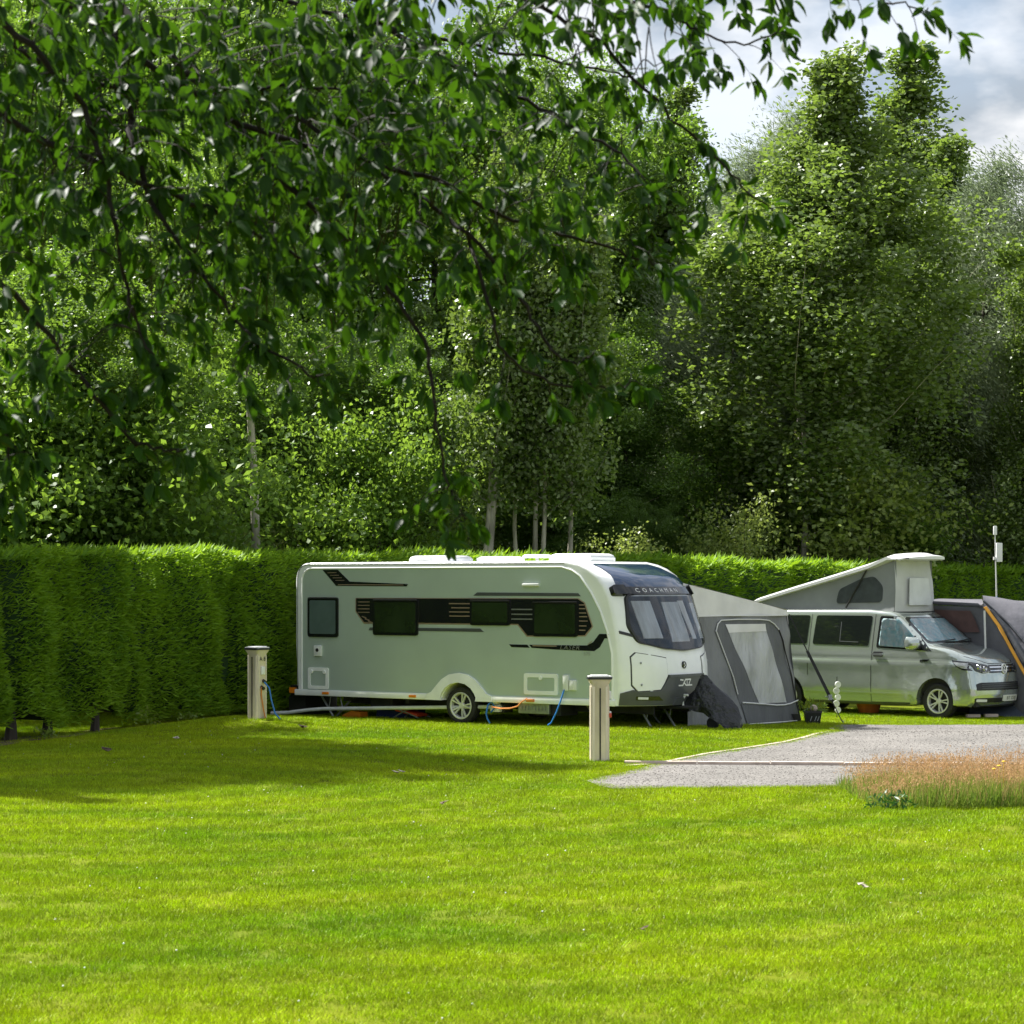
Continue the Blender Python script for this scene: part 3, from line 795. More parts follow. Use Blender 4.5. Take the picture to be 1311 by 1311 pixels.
def tree_data(H, R, style, nleaf, leaf, seed, bole=.12, trunk_r=.2, stems=1, lean=0.0, wind=.12):
    """returns a bmesh of trunk and limbs, and leaf arrays"""
    rg = np.random.default_rng(seed); rd = random.Random(seed)
    bm = B(); anchors = []; weights = []; sprd = []
    for st in range(stems):
        a0 = rd.uniform(0, 6.28); sp = 0 if stems == 1 else .045 * H
        base = Vector((cos(a0) * .25 * (stems > 1) + (st - stems / 2) * .28 * (stems > 1), sin(a0) * .25 * (stems > 1), -.3))
        hh = H * (1 if st == 0 else rd.uniform(.75, .97))
        tip = base + Vector((lean * hh + cos(a0) * sp + wind * .25 * hh, sin(a0) * sp, hh))
        n = 9; pts = []
        for i in range(n + 1):
            t = i / n
            p = base.lerp(tip, t) + Vector((sin(t * 7 + a0), cos(t * 5 + a0 * 2), 0)) * .012 * H * sin(pi * t)
            p.x += wind * .25 * hh * (t * t - t)
            pts.append(p)
        r0 = trunk_r * (1 if st == 0 else rd.uniform(.55, .85))
        tube(bm, pts, [r0 * (1 - .93 * (i / n) ** .85) * (1.25 if i == 0 else 1) for i in range(n + 1)], 8)
        nl = int((40 if style == 'poplar' else 22) * (1 if stems == 1 else .6))
        for j in range(nl):
            t = bole + (1 - bole) * ((j + rd.uniform(0, .9)) / nl) ** .9
            t = min(t, .985)
            i = min(int(t * n), n - 1); o = pts[i].lerp(pts[i + 1], t * n - i)
            az = j * 2.4 + rd.uniform(-.5, .5)
            if style == 'poplar':
                prof = (1 - t) ** 1.1 * 1.35 * min(1, .45 + (t - bole) * 4); rise = 1.15
            elif style == 'willow':
                prof = sin(pi * min(1, .25 + .72 * t)) ** .8; rise = .75
            else:
                prof = math.sqrt(max(0, 1 - ((t - .5) / .56) ** 2)); rise = .45
            L = R * max(.10 if style == 'poplar' else .18, prof) * rd.uniform(.72, 1.12)
            dirv = Vector((cos(az), sin(az), 0)); q = [o]
            if style == 'poplar': rise = (1.0 + 1.3 * t) * rd.uniform(.7, 1.25)
            for k in range(1, 5):
                u = k / 4
                if style == 'willow': zz = L * (rise * u - .95 * u * u * u)
                else: zz = L * rise * (.35 * u + .65 * u * u)
                pt = o + dirv * L * u + Vector((wind * L * u * u * 1.5, 0, zz)) + Vector((rd.uniform(-1, 1), rd.uniform(-1, 1), rd.uniform(-1, 1))) * .05 * L
                q.append(pt)
            rl = r0 * .30 * (1 - .7 * t)
            tube(bm, q, [rl, rl * .75, rl * .5, rl * .3, rl * .12], 5, cap=False)
            m = int(7 + 9 * prof)
            for k in range(m):
                u = rd.uniform(.18, 1.0); ki = min(int(u * 4), 3)
                c = q[ki].lerp(q[ki + 1], u * 4 - ki)
                # side twigs
                tw = Vector((rd.gauss(0, 1), rd.gauss(0, 1), rd.gauss(.35, .7))).normalized() * L * rd.uniform(.08, .34)
                anchors.append((c + tw)); weights.append((.6 + .7 * rd.random()) * (.35 + .65 * min(1, prof * 1.3))); sprd.append(.6 + .4 * min(1, prof * 1.4))
        
        for q_ in range(5): anchors.append(pts[-1].lerp(pts[-2], q_ / 4.5)); weights.append(.3); sprd.append(.55)
    A = np.array([tuple(a) for a in anchors]); wt = np.array(weights); wt /= wt.sum()
    idx = rg.choice(len(A), nleaf, p=wt)
    sg = leaf['spread'] * rg.uniform(.5, 1.35, len(A)) * np.array(sprd)
    ell = rg.uniform(.7, 1.3, (len(A), 3)) * np.array([1, 1, .85 if style != 'poplar' else 1.2])
    if style == 'willow': ell *= np.array([.8, .8, 1.7])
    off = rg.normal(0, 1, (nleaf, 3)); rr = np.linalg.norm(off, axis=1, keepdims=True); off = off / rr * np.minimum(rr, 1.9)
    P = A[idx] + off * sg[idx, None] * ell[idx]
    P = P[P[:, 2] > .15]
    n = len(P)
    d = rg.normal(0, 1, (n, 3))
    if style == 'willow': d = d * .45 + np.array([wind * 5, 0, -.9]) * rg.uniform(.2, 1.4, (n, 1))
    else: d = d + np.array([wind * 2.5, 0, -.25])
    v, f = leaf_quads(P, unit(d), leaf['l'] * rg.uniform(.65, 1.3, n), leaf['w'] * rg.uniform(.7, 1.25, n), .35, rg)
    return bm, v, f

PROTO = {}
def proto(key, crown_mat, bark, **kw):
    bm, v, f = tree_data(**kw)
    me = bpy.data.meshes.new(key + '_trunk'); bm.to_mesh(me); bm.free(); me.materials.append(bark)
    me.polygons.foreach_set('use_smooth', np.ones(len(me.polygons), bool))
    cm = bpy.data.meshes.new(key + '_crown')
    v = np.ascontiguousarray(v, np.float32); f = np.ascontiguousarray(f, np.int32)
    cm.vertices.add(len(v)); cm.vertices.foreach_set('co', v.ravel()); cm.loops.add(f.size); cm.loops.foreach_set('vertex_index', f.ravel())
    cm.polygons.add(len(f)); cm.polygons.foreach_set('loop_start', np.arange(0, f.size, 4, dtype=np.int32)); cm.update(calc_edges=True)
    cm.materials.append(crown_mat)
    PROTO[key] = (me, cm, kw['H'])

LP = dict(l=.125, w=.095, spread=.33); LB = dict(l=.125, w=.08, spread=.42); LW = dict(l=.20, w=.035, spread=.5); LS = dict(l=.10, w=.07, spread=.30)
proto('poplar_a', M['poplar'], M['bark_pale'], H=19, R=3.6, style='poplar', nleaf=80000, leaf=LP, seed=21, bole=.06, trunk_r=.24, wind=.16)
proto('poplar_b', M['poplar'], M['bark_pale'], H=19, R=3.2, style='poplar', nleaf=66000, leaf=LP, seed=22, bole=.05, trunk_r=.2, wind=.2)
proto('broad_a', M['broad'], M['bark_pale'], H=17, R=4.0, style='broad', nleaf=90000, leaf=LB, seed=23, bole=.2, trunk_r=.22)
proto('broad_b', M['broad'], M['bark_dark'], H=16, R=4.3, style='broad', nleaf=90000, leaf=LB, seed=24, bole=.1, trunk_r=.22)
proto('willow_a', M['willow'], M['bark_dark'], H=17, R=4.4, style='willow', nleaf=80000, leaf=LW, seed=25, bole=.15, trunk_r=.25, wind=.2)
proto('coppice', M['poplar'], M['bark_pale'], H=13, R=2.2, style='poplar', nleaf=56000, leaf=LP, seed=26, bole=.40, trunk_r=.13, stems=6, wind=.14)
proto('poplar_c', M['poplar'], M['bark_pale'], H=18, R=4.0, style='poplar', nleaf=76000, leaf=LP, seed=31, bole=.24, trunk_r=.085, wind=.16)
proto('slim_a', M['broad'], M['bark_pale'], H=15, R=2.8, style='broad', nleaf=40000, leaf=LB, seed=32, bole=.46, trunk_r=.14, wind=.05)
proto('shrub_a', M['shrub'], M['bark_dark'], H=6, R=2.3, style='broad', nleaf=30000, leaf=LS, seed=27, bole=.06, trunk_r=.06, stems=3)
proto('shrub_b', M['shrub'], M['bark_dark'], H=5, R=2.6, style='broad', nleaf=30000, leaf=LS, seed=28, bole=.04, trunk_r=.06, stems=3)
proto('elder_a', M['elder'], M['bark_dark'], H=4.6, R=1.7, style='broad', nleaf=8000, leaf=LS, seed=29, bole=.05, trunk_r=.05, stems=3)

def tree(key, px, Y, top, rz, name, label, group=None, wide=1.0, cat='tree', h=None):
    """px/top: where the stem and its top show in the photograph, Y: distance of the row"""
    me, cm, H = PROTO[key]
    X = (px - 655.5) / 3000 * Y
    ht = h if h else EYE + (750 - top) / 3000 * Y + .25
    k = ht / H
    o = thing(name, label, cat, (X, Y, -.2), rz, group)
    o.scale = (k * wide, k * wide, k)
    link(bpy.data.objects.new('trunk', me), o); link(bpy.data.objects.new('crown', cm), o)
    return o

PLACES = [(-60, 'cut off by the left edge of the photo'), (35, 'above the left end of the hedge'), (110, 'above the hedge where its dark trunks show'), (185, 'above the hedge left of the hook-up post'), (262, 'just left of the hook-up post by the hedge'),
          (330, 'beside the bare pale trunk'), (400, 'above the tail of the caravan'), (475, 'above the rear half of the caravan roof'), (555, 'above the rearmost caravan roof light'), (620, 'just left of the many-stemmed tree'), (720, 'just right of the many-stemmed tree'), (755, 'above the front caravan roof light'),
          (800, 'above the blue caravan roof window'), (860, 'above the caravan nose'), (925, 'above the pale awning roof'), (985, 'above the outer awning corner'), (1040, 'above the low rear end of the pop-up roof'), (1110, 'above the mesh window of the pop-up roof'),
          (1175, 'above the raised front of the pop-up roof'), (1235, 'just left of the white mast'), (1285, 'just right of the white mast'), (1340, 'cut off by the right edge of the photo')]
USED = {}
def placed(what, px, Y):
    ph = min(PLACES, key=lambda q: abs(q[0] - px))[1]
    k = (what, ph); n = USED.get(k, 0); USED[k] = n + 1
    return what + ('', ' farther back', ' farthest back', ' hidden deepest')[n] + ' ' + ph
G1 = 'tall poplars on the skyline'; G2 = 'dark trees packed behind the hedge'; G3 = 'undergrowth shrubs behind the hedge'
tree('poplar_c', 1018, 63, 78, 0, 'poplar_tree', 'tall poplar with a pale trunk and upswept top, left of the two on the skyline', G1, 1.6)
tree('poplar_b', 1105, 77, 60, .3, 'poplar_tree', 'tallest poplar, its upswept top leaning right against the white cloud', G1, 1.75)
tree('poplar_b', 1330, 67, 185, -.3, 'poplar_tree', 'bright green poplar cut off by the right edge of the photo', G1, 1.1)
tree('poplar_a', 835, 76, 110, .5, 'poplar_tree', 'poplar behind the cherry leaves just left of the open sky', G1, 1.4)
tree('poplar_b', 1178, 72, 175, .6, 'poplar_tree', 'lower poplar rising between the tallest poplar and the grey willow', G1, 1.5)
tree('willow_a', 925, 68, 188, .2, 'willow_tree', 'feathery grey-green willow left of the two tall poplars', 'willows', 1.05)
tree('willow_a', 1238, 70, 205, -.2, 'willow_tree', 'feathery grey-green willow right of the tallest poplar', 'willows', 1.0)
tree('willow_a', 985, 80, 140, .5, 'willow_tree', 'windblown pale willow close behind the left skyline poplar', 'willows', .9)
tree('coppice', 668, 54, 190, 0, 'coppiced_tree', 'many-stemmed tree with thin pale trunks above the caravan roof', None, 1.0)
tree('slim_a', 322, 47, -40, 0, 'broadleaf_tree', 'tree with a single pale bare trunk rising behind the hedge on the left', None, .9)
dk = 'dark leafy tree in the dense belt behind the hedge'
for key, px, Y, top, rz in (('broad_b', -60, 56, 40, 1), ('broad_a', 90, 62, 20, 2), ('broad_b', 205, 66, -20, 3), ('broad_a', 440, 68, 30, 4), ('broad_b', 545, 70, 60, 5), ('poplar_b', 610, 76, 95, .4), ('broad_a', 735, 74, 120, .7), ('broad_b', 780, 80, 190, 1.4),
        ('poplar_b', 1075, 68, 210, 2.1), ('poplar_a', 1150, 69, 215, 2.8), ('poplar_b', 1255, 72, 320, .9), ('poplar_a', 912, 70, 380, 3.3), ('poplar_b', 1010, 72, 210, 4), ('broad_a', 395, 80, 40, 2.2), ('broad_b', 150, 80, 0, 2.9), ('broad_a', 640, 86, 150, 3.6), ('broad_b', 890, 78, 330, 4.3), ('broad_a', 1085, 88, 270, 5), ('broad_b', 1290, 80, 290, 5.7), ('broad_a', 1370, 86, 250, .2), ('broad_b', 960, 90, 300, 1.1), ('broad_a', 0, 84, 60, 1.9), ('broad_b', 270, 76, 60, 3.3)):
    tree(key, px, Y, top, rz, 'leafy_tree', placed('tall dark leafy tree', px, Y), G2, 1.05)
us = 'dark leafy shrub in the undergrowth behind the hedge'
for i, px in enumerate(range(-40, 1400, 74)):
    Yh = float(np.interp((px - 655.5) / 3000 * 55, HP[:, 0], HP[:, 1])) + random.uniform(7.0, 11)
    Yh = max(Yh, 46) if px < 300 else Yh
    if abs(px - 668) < 62 or abs(px - 325) < 80: Yh += 14
    if i % 2 and px > 480 and abs(px - 668) > 62: Yh -= 3
    tree((('shrub_a', 'shrub_b')[i % 2] if i % 3 or px < 500 else 'broad_b') if not (i % 2 and px > 480) else 'elder_a', px + random.uniform(-15, 15), Yh, 0, random.uniform(0, 6), 'shrub', placed('low leafy undergrowth shrub', px, Yh), G3, random.uniform(.9, 1.25), 'shrub', h=random.choice((3.8, 4.6, 5.4, 6.4, 7.4)))  # pale elder leaves on the right, their colour brightening the shaded belt
for px, Y, h, lb in ((545, 57, 4.2, 'pale yellow-green shrub showing above the hedge left of the many-stemmed tree'), (455, 57, 3.5, 'low pale shrub just above the hedge over the caravan roof'), (350, 54, 3.9, 'small leafy bush beside the bare pale trunk'), (1180, 68, 5.0, 'loose pale shrub above the hedge behind the pop-up roof')):
    tree('elder_a', px, Y, 0, random.uniform(0, 6), 'pale_shrub', lb, 'pale shrubs above the hedge', 1.0, 'shrub', h=h)
ms_ = 'mid-height leafy tree filling the belt between the shrubs and the tall trees'
for i, (px, dY, h) in enumerate(((30, 16, 9), (110, 13, 7.5), (190, 15, 10), (262, 14, 8), (400, 15, 9), (475, 13, 8.5), (560, 17, 10), (740, 15, 9.5), (800, 13, 8), (865, 16, 10), (925, 14, 9), (985, 17, 11), (1075, 15, 9), (1135, 17, 10.5), (1200, 14, 8.5), (1265, 16, 10), (1325, 13, 9))):
    Yh = 48
    for _ in range(4): Yh = float(np.interp((px - 655.5) / 3000 * Yh, HP[:, 0], HP[:, 1])) + dY + (8 if abs(px - 325) < 90 else 0)
    tree(('coppice', 'broad_b', 'poplar_b', 'broad_a')[i % 4] if i % 4 else 'broad_b', px, Yh, 0, random.uniform(0, 6), 'leafy_tree', placed('mid-height leafy tree', px, Yh), 'mid-height trees in the belt', 1.35, h=h)
# trees standing beyond the left edge of the frame, whose shade lies across the lawn
lf = 'leafy tree beyond the hedge at the left edge whose shade falls on the lawn'
for key, X, Y, h, wd in (('poplar_a', -12.0, 39.3, 18.5, .85), ('poplar_b', -12.0, 38.0, 20.5, .95), ('poplar_b', -12.3, 31.0, 13.6, .8), ('broad_a', -12.4, 34.4, 13.5, .62), ('broad_b', -12.4, 35.6, 15.6, .70), ('broad_a', -12.6, 37.0, 16.5, .78), ('broad_b', -14.6, 36.0, 15.5, .9), ('broad_b', -13.6, 40.4, 13.0, .9)):
    tree(key, 655.5 + X / Y * 3000, Y, 0, random.uniform(0, 6), 'leafy_tree', lf, 'trees beyond the left edge', wd, h=h)
# ------------------------------------------------------------------ wheels
def wheel(parent, loc, R_, rim, wd, spokes, near=-1, twin=False):
    w_ = bpy.data.objects.new('wheel', None); link(w_, parent); w_.location = loc; w_.empty_display_size = .1
    # local: axle along Y, outer face at near*wd/2
    Mx = Matrix.Rotation(radians(90), 4, 'X')
    if near > 0: Mx = Matrix.Rotation(radians(-90), 4, 'X')
    h = wd / 2
    bm = B()
    pr = [(rim + .004, -h * .85), (rim + .03, -h), (R_ - .03, -h * .96), (R_ - .008, -h * .82), (R_, -h * .6), (R_ - .006, -h * .32), (R_, -h * .28), (R_, h * .28), (R_ - .006, h * .32), (R_, h * .6), (R_ - .008, h * .82), (R_ - .03, h * .96), (rim + .03, h), (rim + .012, h * .93), (rim + .004, h * .85)]
    lathe(bm, pr, 40, Mx)
    obj('tyre', bm, M['rubber'], w_, smooth=True, angle=30)
    bm = B()
    lathe(bm, [(rim + .006, h * .80), (rim + .006, h * .90), (rim - .012, h * .93), (rim - .022, h * .84), (rim - .03, h * .3), (rim - .02, -h * .8), (rim + .006, -h * .8)], 40, Mx)
    lathe(bm, [(.001, h * .74), (.045, h * .74), (.055, h * .62), (.055, h * .3)], 20, Mx)
    for k in range(spokes):
        offs = (-.13, .13) if twin else (0,)
        for o in offs:
            a = 2 * pi * k / spokes + o * (1 if not twin else 1.0)
            r0, r1 = .04, rim - .014
            w0, w1 = (.026, .022) if not twin else (.022, .026)
            if not twin: w0, w1 = .024, .034
            c, s = cos(a), sin(a); a2 = a + (o * .35 if twin else 0); c2, s2 = cos(a2), sin(a2)
            q = []
            for (rr, ww, zz, cc, s_) in ((r0, w0, h * .66, c, s), (r1, w1, h * .86, c2, s2)):
                for sg in (-1, 1):
                    for dz in (0, -.03):
                        q.append(bm.verts.new(Mx @ Vector((cc * rr - s_ * ww * sg / 2, s_ * rr + cc * ww * sg / 2, zz + dz))))
            for f in ((0, 2, 6, 4), (1, 5, 7, 3), (0, 4, 5, 1), (2, 3, 7, 6)):
                bm.faces.new([q[i] for i in f])
    obj('rim', bm, M['alloy'], w_, smooth=True, angle=30)
    bm = B(); lathe(bm, [(.001, h * .12), (rim - .02, h * .12), (rim - .02, h * .05)], 28, Mx)
    obj('brake_disc', bm, M['underbody'], w_)
    return w_

def arc(cx, cz, r, a0, a1, n=14):
    return [(cx + r * cos(a0 + (a1 - a0) * i / n), cz + r * sin(a0 + (a1 - a0) * i / n)) for i in range(n + 1)]

def plate(name, poly, y0, y1, m, parent, **kw):
    bm = B(); prism(bm, poly, 'y', y0, y1); return obj(name, bm, m, parent, **kw)

def frame_y(name, outer, inner, y0, y1, m, parent):
    """flat ring between two outlines with the same number of points, from y0 to y1"""
    bm = B(); n = len(outer)
    L = [[bm.verts.new((p[0], y, p[1])) for p in q] for q, y in ((outer, y0), (outer, y1), (inner, y1), (inner, y0))]
    for a in range(4):
        b = (a + 1) % 4
        for i in range(n):
            bm.faces.new((L[a][i], L[a][(i + 1) % n], L[b][(i + 1) % n], L[b][i]))
    return obj(name, bm, m, parent)

# ------------------------------------------------------------------ the caravan
CO = (-.21, 40.39); CA = radians(-36)
def cw(x, y):
    """caravan floor plan -> world"""
    return (CO[0] + x * cos(CA) - y * sin(CA), CO[1] + x * sin(CA) + y * cos(CA))
car = thing('caravan', 'white touring caravan with sage grey side, black window band and blue roof window', 'caravan', (CO[0], CO[1], 0), CA)
HW = 1.15; YF = 1.28            # near and far side walls
def sy(sg, d=0.0): return -HW - d if sg < 0 else YF + d
def bulge(z): return np.interp(z, [.3, .9, 1.1, 1.35, 1.6, 1.8, 2.12, 2.4, 2.58, 2.68], [.56, .56, .54, .50, .45, .40, .36, .30, .15, 0])
sil = rpoly([(-3.63, .34), (-3.66, 1.2), (-3.66, 2.68), (1.9, 2.68)], [.03, 0, .34, 0], 8)
sil += [(2.2, 2.675), (2.42, 2.63), (2.6, 2.56), (2.78, 2.44), (2.92, 2.28), (3.02, 2.10), (3.10, 1.82), (3.18, 1.42), (3.22, 1.0), (3.23, .55), (3.20, .34), (.36, .34)]
sil += arc(0, .25, .39, .24, pi - .24) + [(-.40, .34)]
sil = [p for i, p in enumerate(sil) if (Vector(p) - Vector(sil[i - 1])).length > .012]
bm = B()
A = [bm.verts.new((x, -HW, z)) for x, z in sil]; C = [bm.verts.new((x, YF, z)) for x, z in sil]
f1 = bm.faces.new(A); f2 = bm.faces.new(C[::-1])
for i in range(len(sil)):
    j = (i + 1) % len(sil); bm.faces.new((A[i], C[i], C[j], A[j]))
bmesh.ops.recalc_face_normals(bm, faces=bm.faces[:])
es = [e for e in bm.edges if (e in f1.edges[:] or e in f2.edges[:]) and max(v.co.z for v in e.verts) > .36 and not (abs(e.verts[0].co.x) < .42 and e.verts[0].co.z < .7)]
bmesh.ops.bevel(bm, geom=es, offset=.045, segments=4, affect='EDGES', profile=.55)
tri(bm, [f for f in bm.faces if len(f.verts) > 4])
slice_grid(bm, [-3.2, -2.4, -1.6, -.8, .8, 1.6, 2.1, 2.4, 2.65, 2.85, 3.0], [-1.05, -.95, -.8, -.6, -.4, -.2, 0, .2, .4, .6, .8, .95, 1.05], frange(.4, 2.6, .2))
def cwarp(v):
    b = float(bulge(v.co.z)) * float(ss(1.9, 2.85, v.co.x))
    v.co.x += b * (1 - (abs(v.co.y - .065) / 1.215) ** 3.3)
for v in bm.verts: cwarp(v)
CB = solid_from(bm)
obj('body', bm, M['gel_white'], car, smooth=True, angle=40)
YS = -HW
for sgn in (-1, 1):
    pan = rpoly([(-3.5, .42), (-3.5, 2.58), (2.1, 2.58)], [.02, .26, 0], 6) + [(2.3, 2.525), (2.46, 2.43), (2.68, 2.16), (2.86, 1.86), (2.99, 1.54), (3.08, 1.18), (3.09, .56), (3.07, .42), (.44, .42)] + arc(0, .25, .45, .4, pi - .4) + [(-.44, .42)]
    plate('side_panel', pan, sy(sgn, -.01), sy(sgn, .004), M['sage'], car)
    # rounded white rail round the panel edge
    rail = [(-3.50, .44), (-3.50, 1.4)] + rpoly([(-3.5, 2.0), (-3.5, 2.58), (-2.9, 2.58)], [0, .26, 0], 6) + [(-1, 2.58), (1, 2.58), (2.1, 2.58), (2.3, 2.525), (2.46, 2.43), (2.68, 2.16), (2.86, 1.86), (2.99, 1.54), (3.08, 1.18), (3.09, .56), (3.08, .44)]
    bm = B(); tube(bm, [(x, sy(sgn, .004), z) for x, z in rail], .017, 6)
    obj('edge_rail', bm, M['alu_white'], car, smooth=True)
    bm = B(); tube(bm, [(x, sy(sgn, .006), z) for x, z in [(-3.60, .5), (-3.60, 1.6)] + rpoly([(-3.6, 2.1), (-3.6, 2.645), (-2.9, 2.645)], [0, .30, 0], 6) + [(0, 2.645), (2.15, 2.64)]], .008, 5)
    obj('awning_channel', bm, M['silver_foil'], car)
    # skirt rail and wheel arch
    for x0, x1 in ((-3.66, -.58), (.58, 3.15)):
        bm = B(); box(bm, ((x0 + x1) / 2, sy(sgn, .004), .385), (x1 - x0, .05, .105), bev=.018)
        obj('skirt_rail', bm, M['alu_white'], car, smooth=True)
    o_ = [(-.70, .335), (-.68, .435), (-.58, .47), (-.47, .585), (-.36, .69), (-.2, .775), (0, .805), (.2, .775), (.36, .69), (.47, .585), (.58, .47), (.68, .435), (.70, .335)]
    i_ = [(-.36, .335), (-.37, .36), (-.375, .40), (-.345, .46), (-.27, .55), (-.15, .62), (0, .645), (.15, .62), (.27, .55), (.345, .46), (.375, .40), (.37, .36), (.36, .335)]
    bm = B()
    q = [[bm.verts.new((p[0], sy(sgn, y), p[1])) for p in L] for L, y in ((o_, -.01), (o_, .035), (i_, .05), (i_, -.12))]
    for a in range(3):
        for i in range(len(o_) - 1): bm.faces.new((q[a][i], q[a][i + 1], q[a + 1][i + 1], q[a + 1][i]))
    obj('wheel_arch', bm, M['alu_white'], car, smooth=True, angle=50)
    wheel(car, (0, sy(sgn, -.12), .25), .315, .222, .19, 5, sgn, True)
bm = B(); tube(bm, [(0, -1.0, .25), (0, 1.0, .25)], .045, 8)
for y in (-.55, .55): box(bm, (.3, y, .26), (6.4, .06, .14))
for x in (-2.6, -1.2, 1.3, 2.6): box(bm, (x, 0, .29), (.06, 2.1, .08))
box(bm, (1.7, -.75, .23), (.55, .5, .2), bev=.02); box(bm, (.75, -.9, .22), (.2, .25, .14), bev=.02); box(bm, (-1.9, -.7, .24), (.5, .4, .18), bev=.02)
obj('chassis', bm, M['underbody'], car)
bm = B(); box(bm, (1.48, -1.05, .245), (.62, .05, .17), bev=.01)
for k in range(8): box(bm, (1.24 + k * .068, -1.083, .25), (.02, .02, .07))
obj('heater_grille', bm, M['steel'], car)
for x, dx in ((-3.0, .42), (-3.0, -.3), (2.75, -.35), (3.35, -.28)):
    for y in ((-.85, .85) if x < 3.3 else (-.35, .35)):
        bm = B()
        tube(bm, [(x + dx, y, .31), (x, y, -.08)], .02, 6); tube(bm, [(x + dx * .3, y, .31), (x + dx * .45, y, .10)], .012, 6)
        box(bm, (x, y, -.06), (.14, .14, .02))
        obj('steady_leg', bm, M['steel'], car)
# windows on the side
def cwin(x0, z0, x1, z1, pane, tint_in=.05, seal=True):
    fo = rpoly([(x0, z0), (x1, z0), (x1, z1), (x0, z1)], .05)
    f = plate('window', fo, YS - .03, YS, M['black_gloss'], car)
    pi_ = rpoly([(x0 + tint_in, z0 + tint_in), (x1 - tint_in, z0 + tint_in), (x1 - tint_in, z1 - tint_in), (x0 + tint_in, z1 - tint_in)], .03)
    plate('pane', pi_, YS - .04, YS - .028, pane, f)
    bm = B(); box(bm, ((x0 + x1) / 2, YS - .036, z1 - .02), (x1 - x0 - .03, .02, .03), bev=.004)
    obj('hinge_rail', bm, M['black_plastic'], f)
    return f
# black graphic band behind the windows, with its copper outline
band = [(-2.27, 2.06), (2.43, 2.07), (2.56, 2.0), (2.72, 1.61), (2.57, 1.45), (1.40, 1.43), (1.21, 1.62), (-2.08, 1.61), (-2.27, 1.82)]
plate('band_outline', band, YS - .006, YS - .002, M['copper_line'], car)
plate('band_graphic', [(-2.25, 2.05), (2.42, 2.055), (2.54, 1.99), (2.695, 1.615), (2.555, 1.47), (1.415, 1.45), (1.225, 1.64), (-2.07, 1.64), (-2.25, 1.83)], YS - .009, YS - .005, M['black_gloss'], car)
bm = B()
def dash(x0, x1, z, h=.016, sl=0.0, m='copper_line'):
    b_ = B(); prism(b_, [(x0, z - h / 2), (x1, z - h / 2 + sl), (x1, z + h / 2 + sl), (x0, z + h / 2)], 'y', YS - .0125, YS - .0085)
    obj('stripe', b_, M[m], car)
for z in (1.99, 1.93, 1.87, 1.81): dash(-2.21, -1.95, z, .014)
for k in range(3): dash(-2.12 + .07 * k, -2.02 + .07 * k, 1.74 - .04 * k, .02, -.03)
for z in (1.97, 1.90, 1.83, 1.76): dash(-.12 - .1 * random.random(), .24, z, .018)
for z in (1.96, 1.90, 1.83, 1.77, 1.70, 1.62, 1.55): dash(2.45, 2.52 + .10 * (1 - abs(z - 1.72) / .35), z, .016)
bm = B()
for z in (1.88, 1.80, 1.72): dash(1.09, 1.52, z, .02, 0, 'silver_foil')
plate('upper_strip', [(.30, 2.105), (2.48, 2.10), (2.43, 2.15), (.38, 2.16)], YS - .011, YS - .002, M['grey_plastic'], car)
plate('lower_strip', [(-1.97, 1.50), (.52, 1.50), (.44, 1.555), (-1.94, 1.55)], YS - .011, YS - .002, M['grey_plastic'], car)
cwin(-3.35, 1.37, -2.65, 2.07, M['acrylic_light'], .055)
cwin(-1.86, 1.42, -.87, 2.04, M['acrylic'])
cwin(.24, 1.61, 1.07, 2.04, M['acrylic'])
cwin(1.53, 1.44, 2.43, 2.02, M['acrylic'])
# swooping graphics
plate('tail_graphic', [(-3.02, 2.55), (-2.71, 2.27), (-1.13, 2.26), (-1.10, 2.30), (-2.40, 2.345), (-2.67, 2.55)], YS - .008, YS - .003, M['black_gloss'], car)
bm = B(); dash(-2.66, -1.2, 2.29, .014, -.005)
for k in range(4): dash(-2.9 + .06 * k, -2.70 + .06 * k, 2.50 - .045 * k, .010)
plate('nose_graphic', [(1.04, 1.30), (1.09, 1.255), (1.46, 1.25), (1.41, 1.30)], YS - .008, YS - .003, M['black_gloss'], car)
plate('nose_graphic', [(1.45, 1.30), (1.50, 1.25), (1.99, 1.228), (2.74, 1.215), (2.85, 1.28), (2.94, 1.42), (3.02, 1.43), (3.02, 1.495), (2.84, 1.495), (2.72, 1.36), (2.60, 1.305), (1.97, 1.30)], YS - .008, YS - .003, M['black_gloss'], car)
bm = B(); dash(1.52, 2.0, 1.285, .018, 0)
dash(2.62, 2.70, 1.325, .012, .05)
SB = BVHTree.FromPolygons([(-9, YS - .010, -9), (9, YS - .010, -9), (9, YS - .010, 9), (-9, YS - .010, 9)], [(0, 1, 2, 3)])
obj('model_lettering', lettering(SB, 'LASER', .10, '-y', 2.26, 1.262, .004, 1.1, shear=.25, sx=1.35), M['silver_foil'], car)
SB2 = BVHTree.FromPolygons([(-9, YS - .004, -9), (9, YS - .004, -9), (9, YS - .004, 9), (-9, YS - .004, 9)], [(0, 1, 2, 3)])
obj('model_lettering', lettering(SB2, '575', .075, '-y', 2.60, 1.165, .003, 1.0, sx=1.2), M['silver_foil'], car)
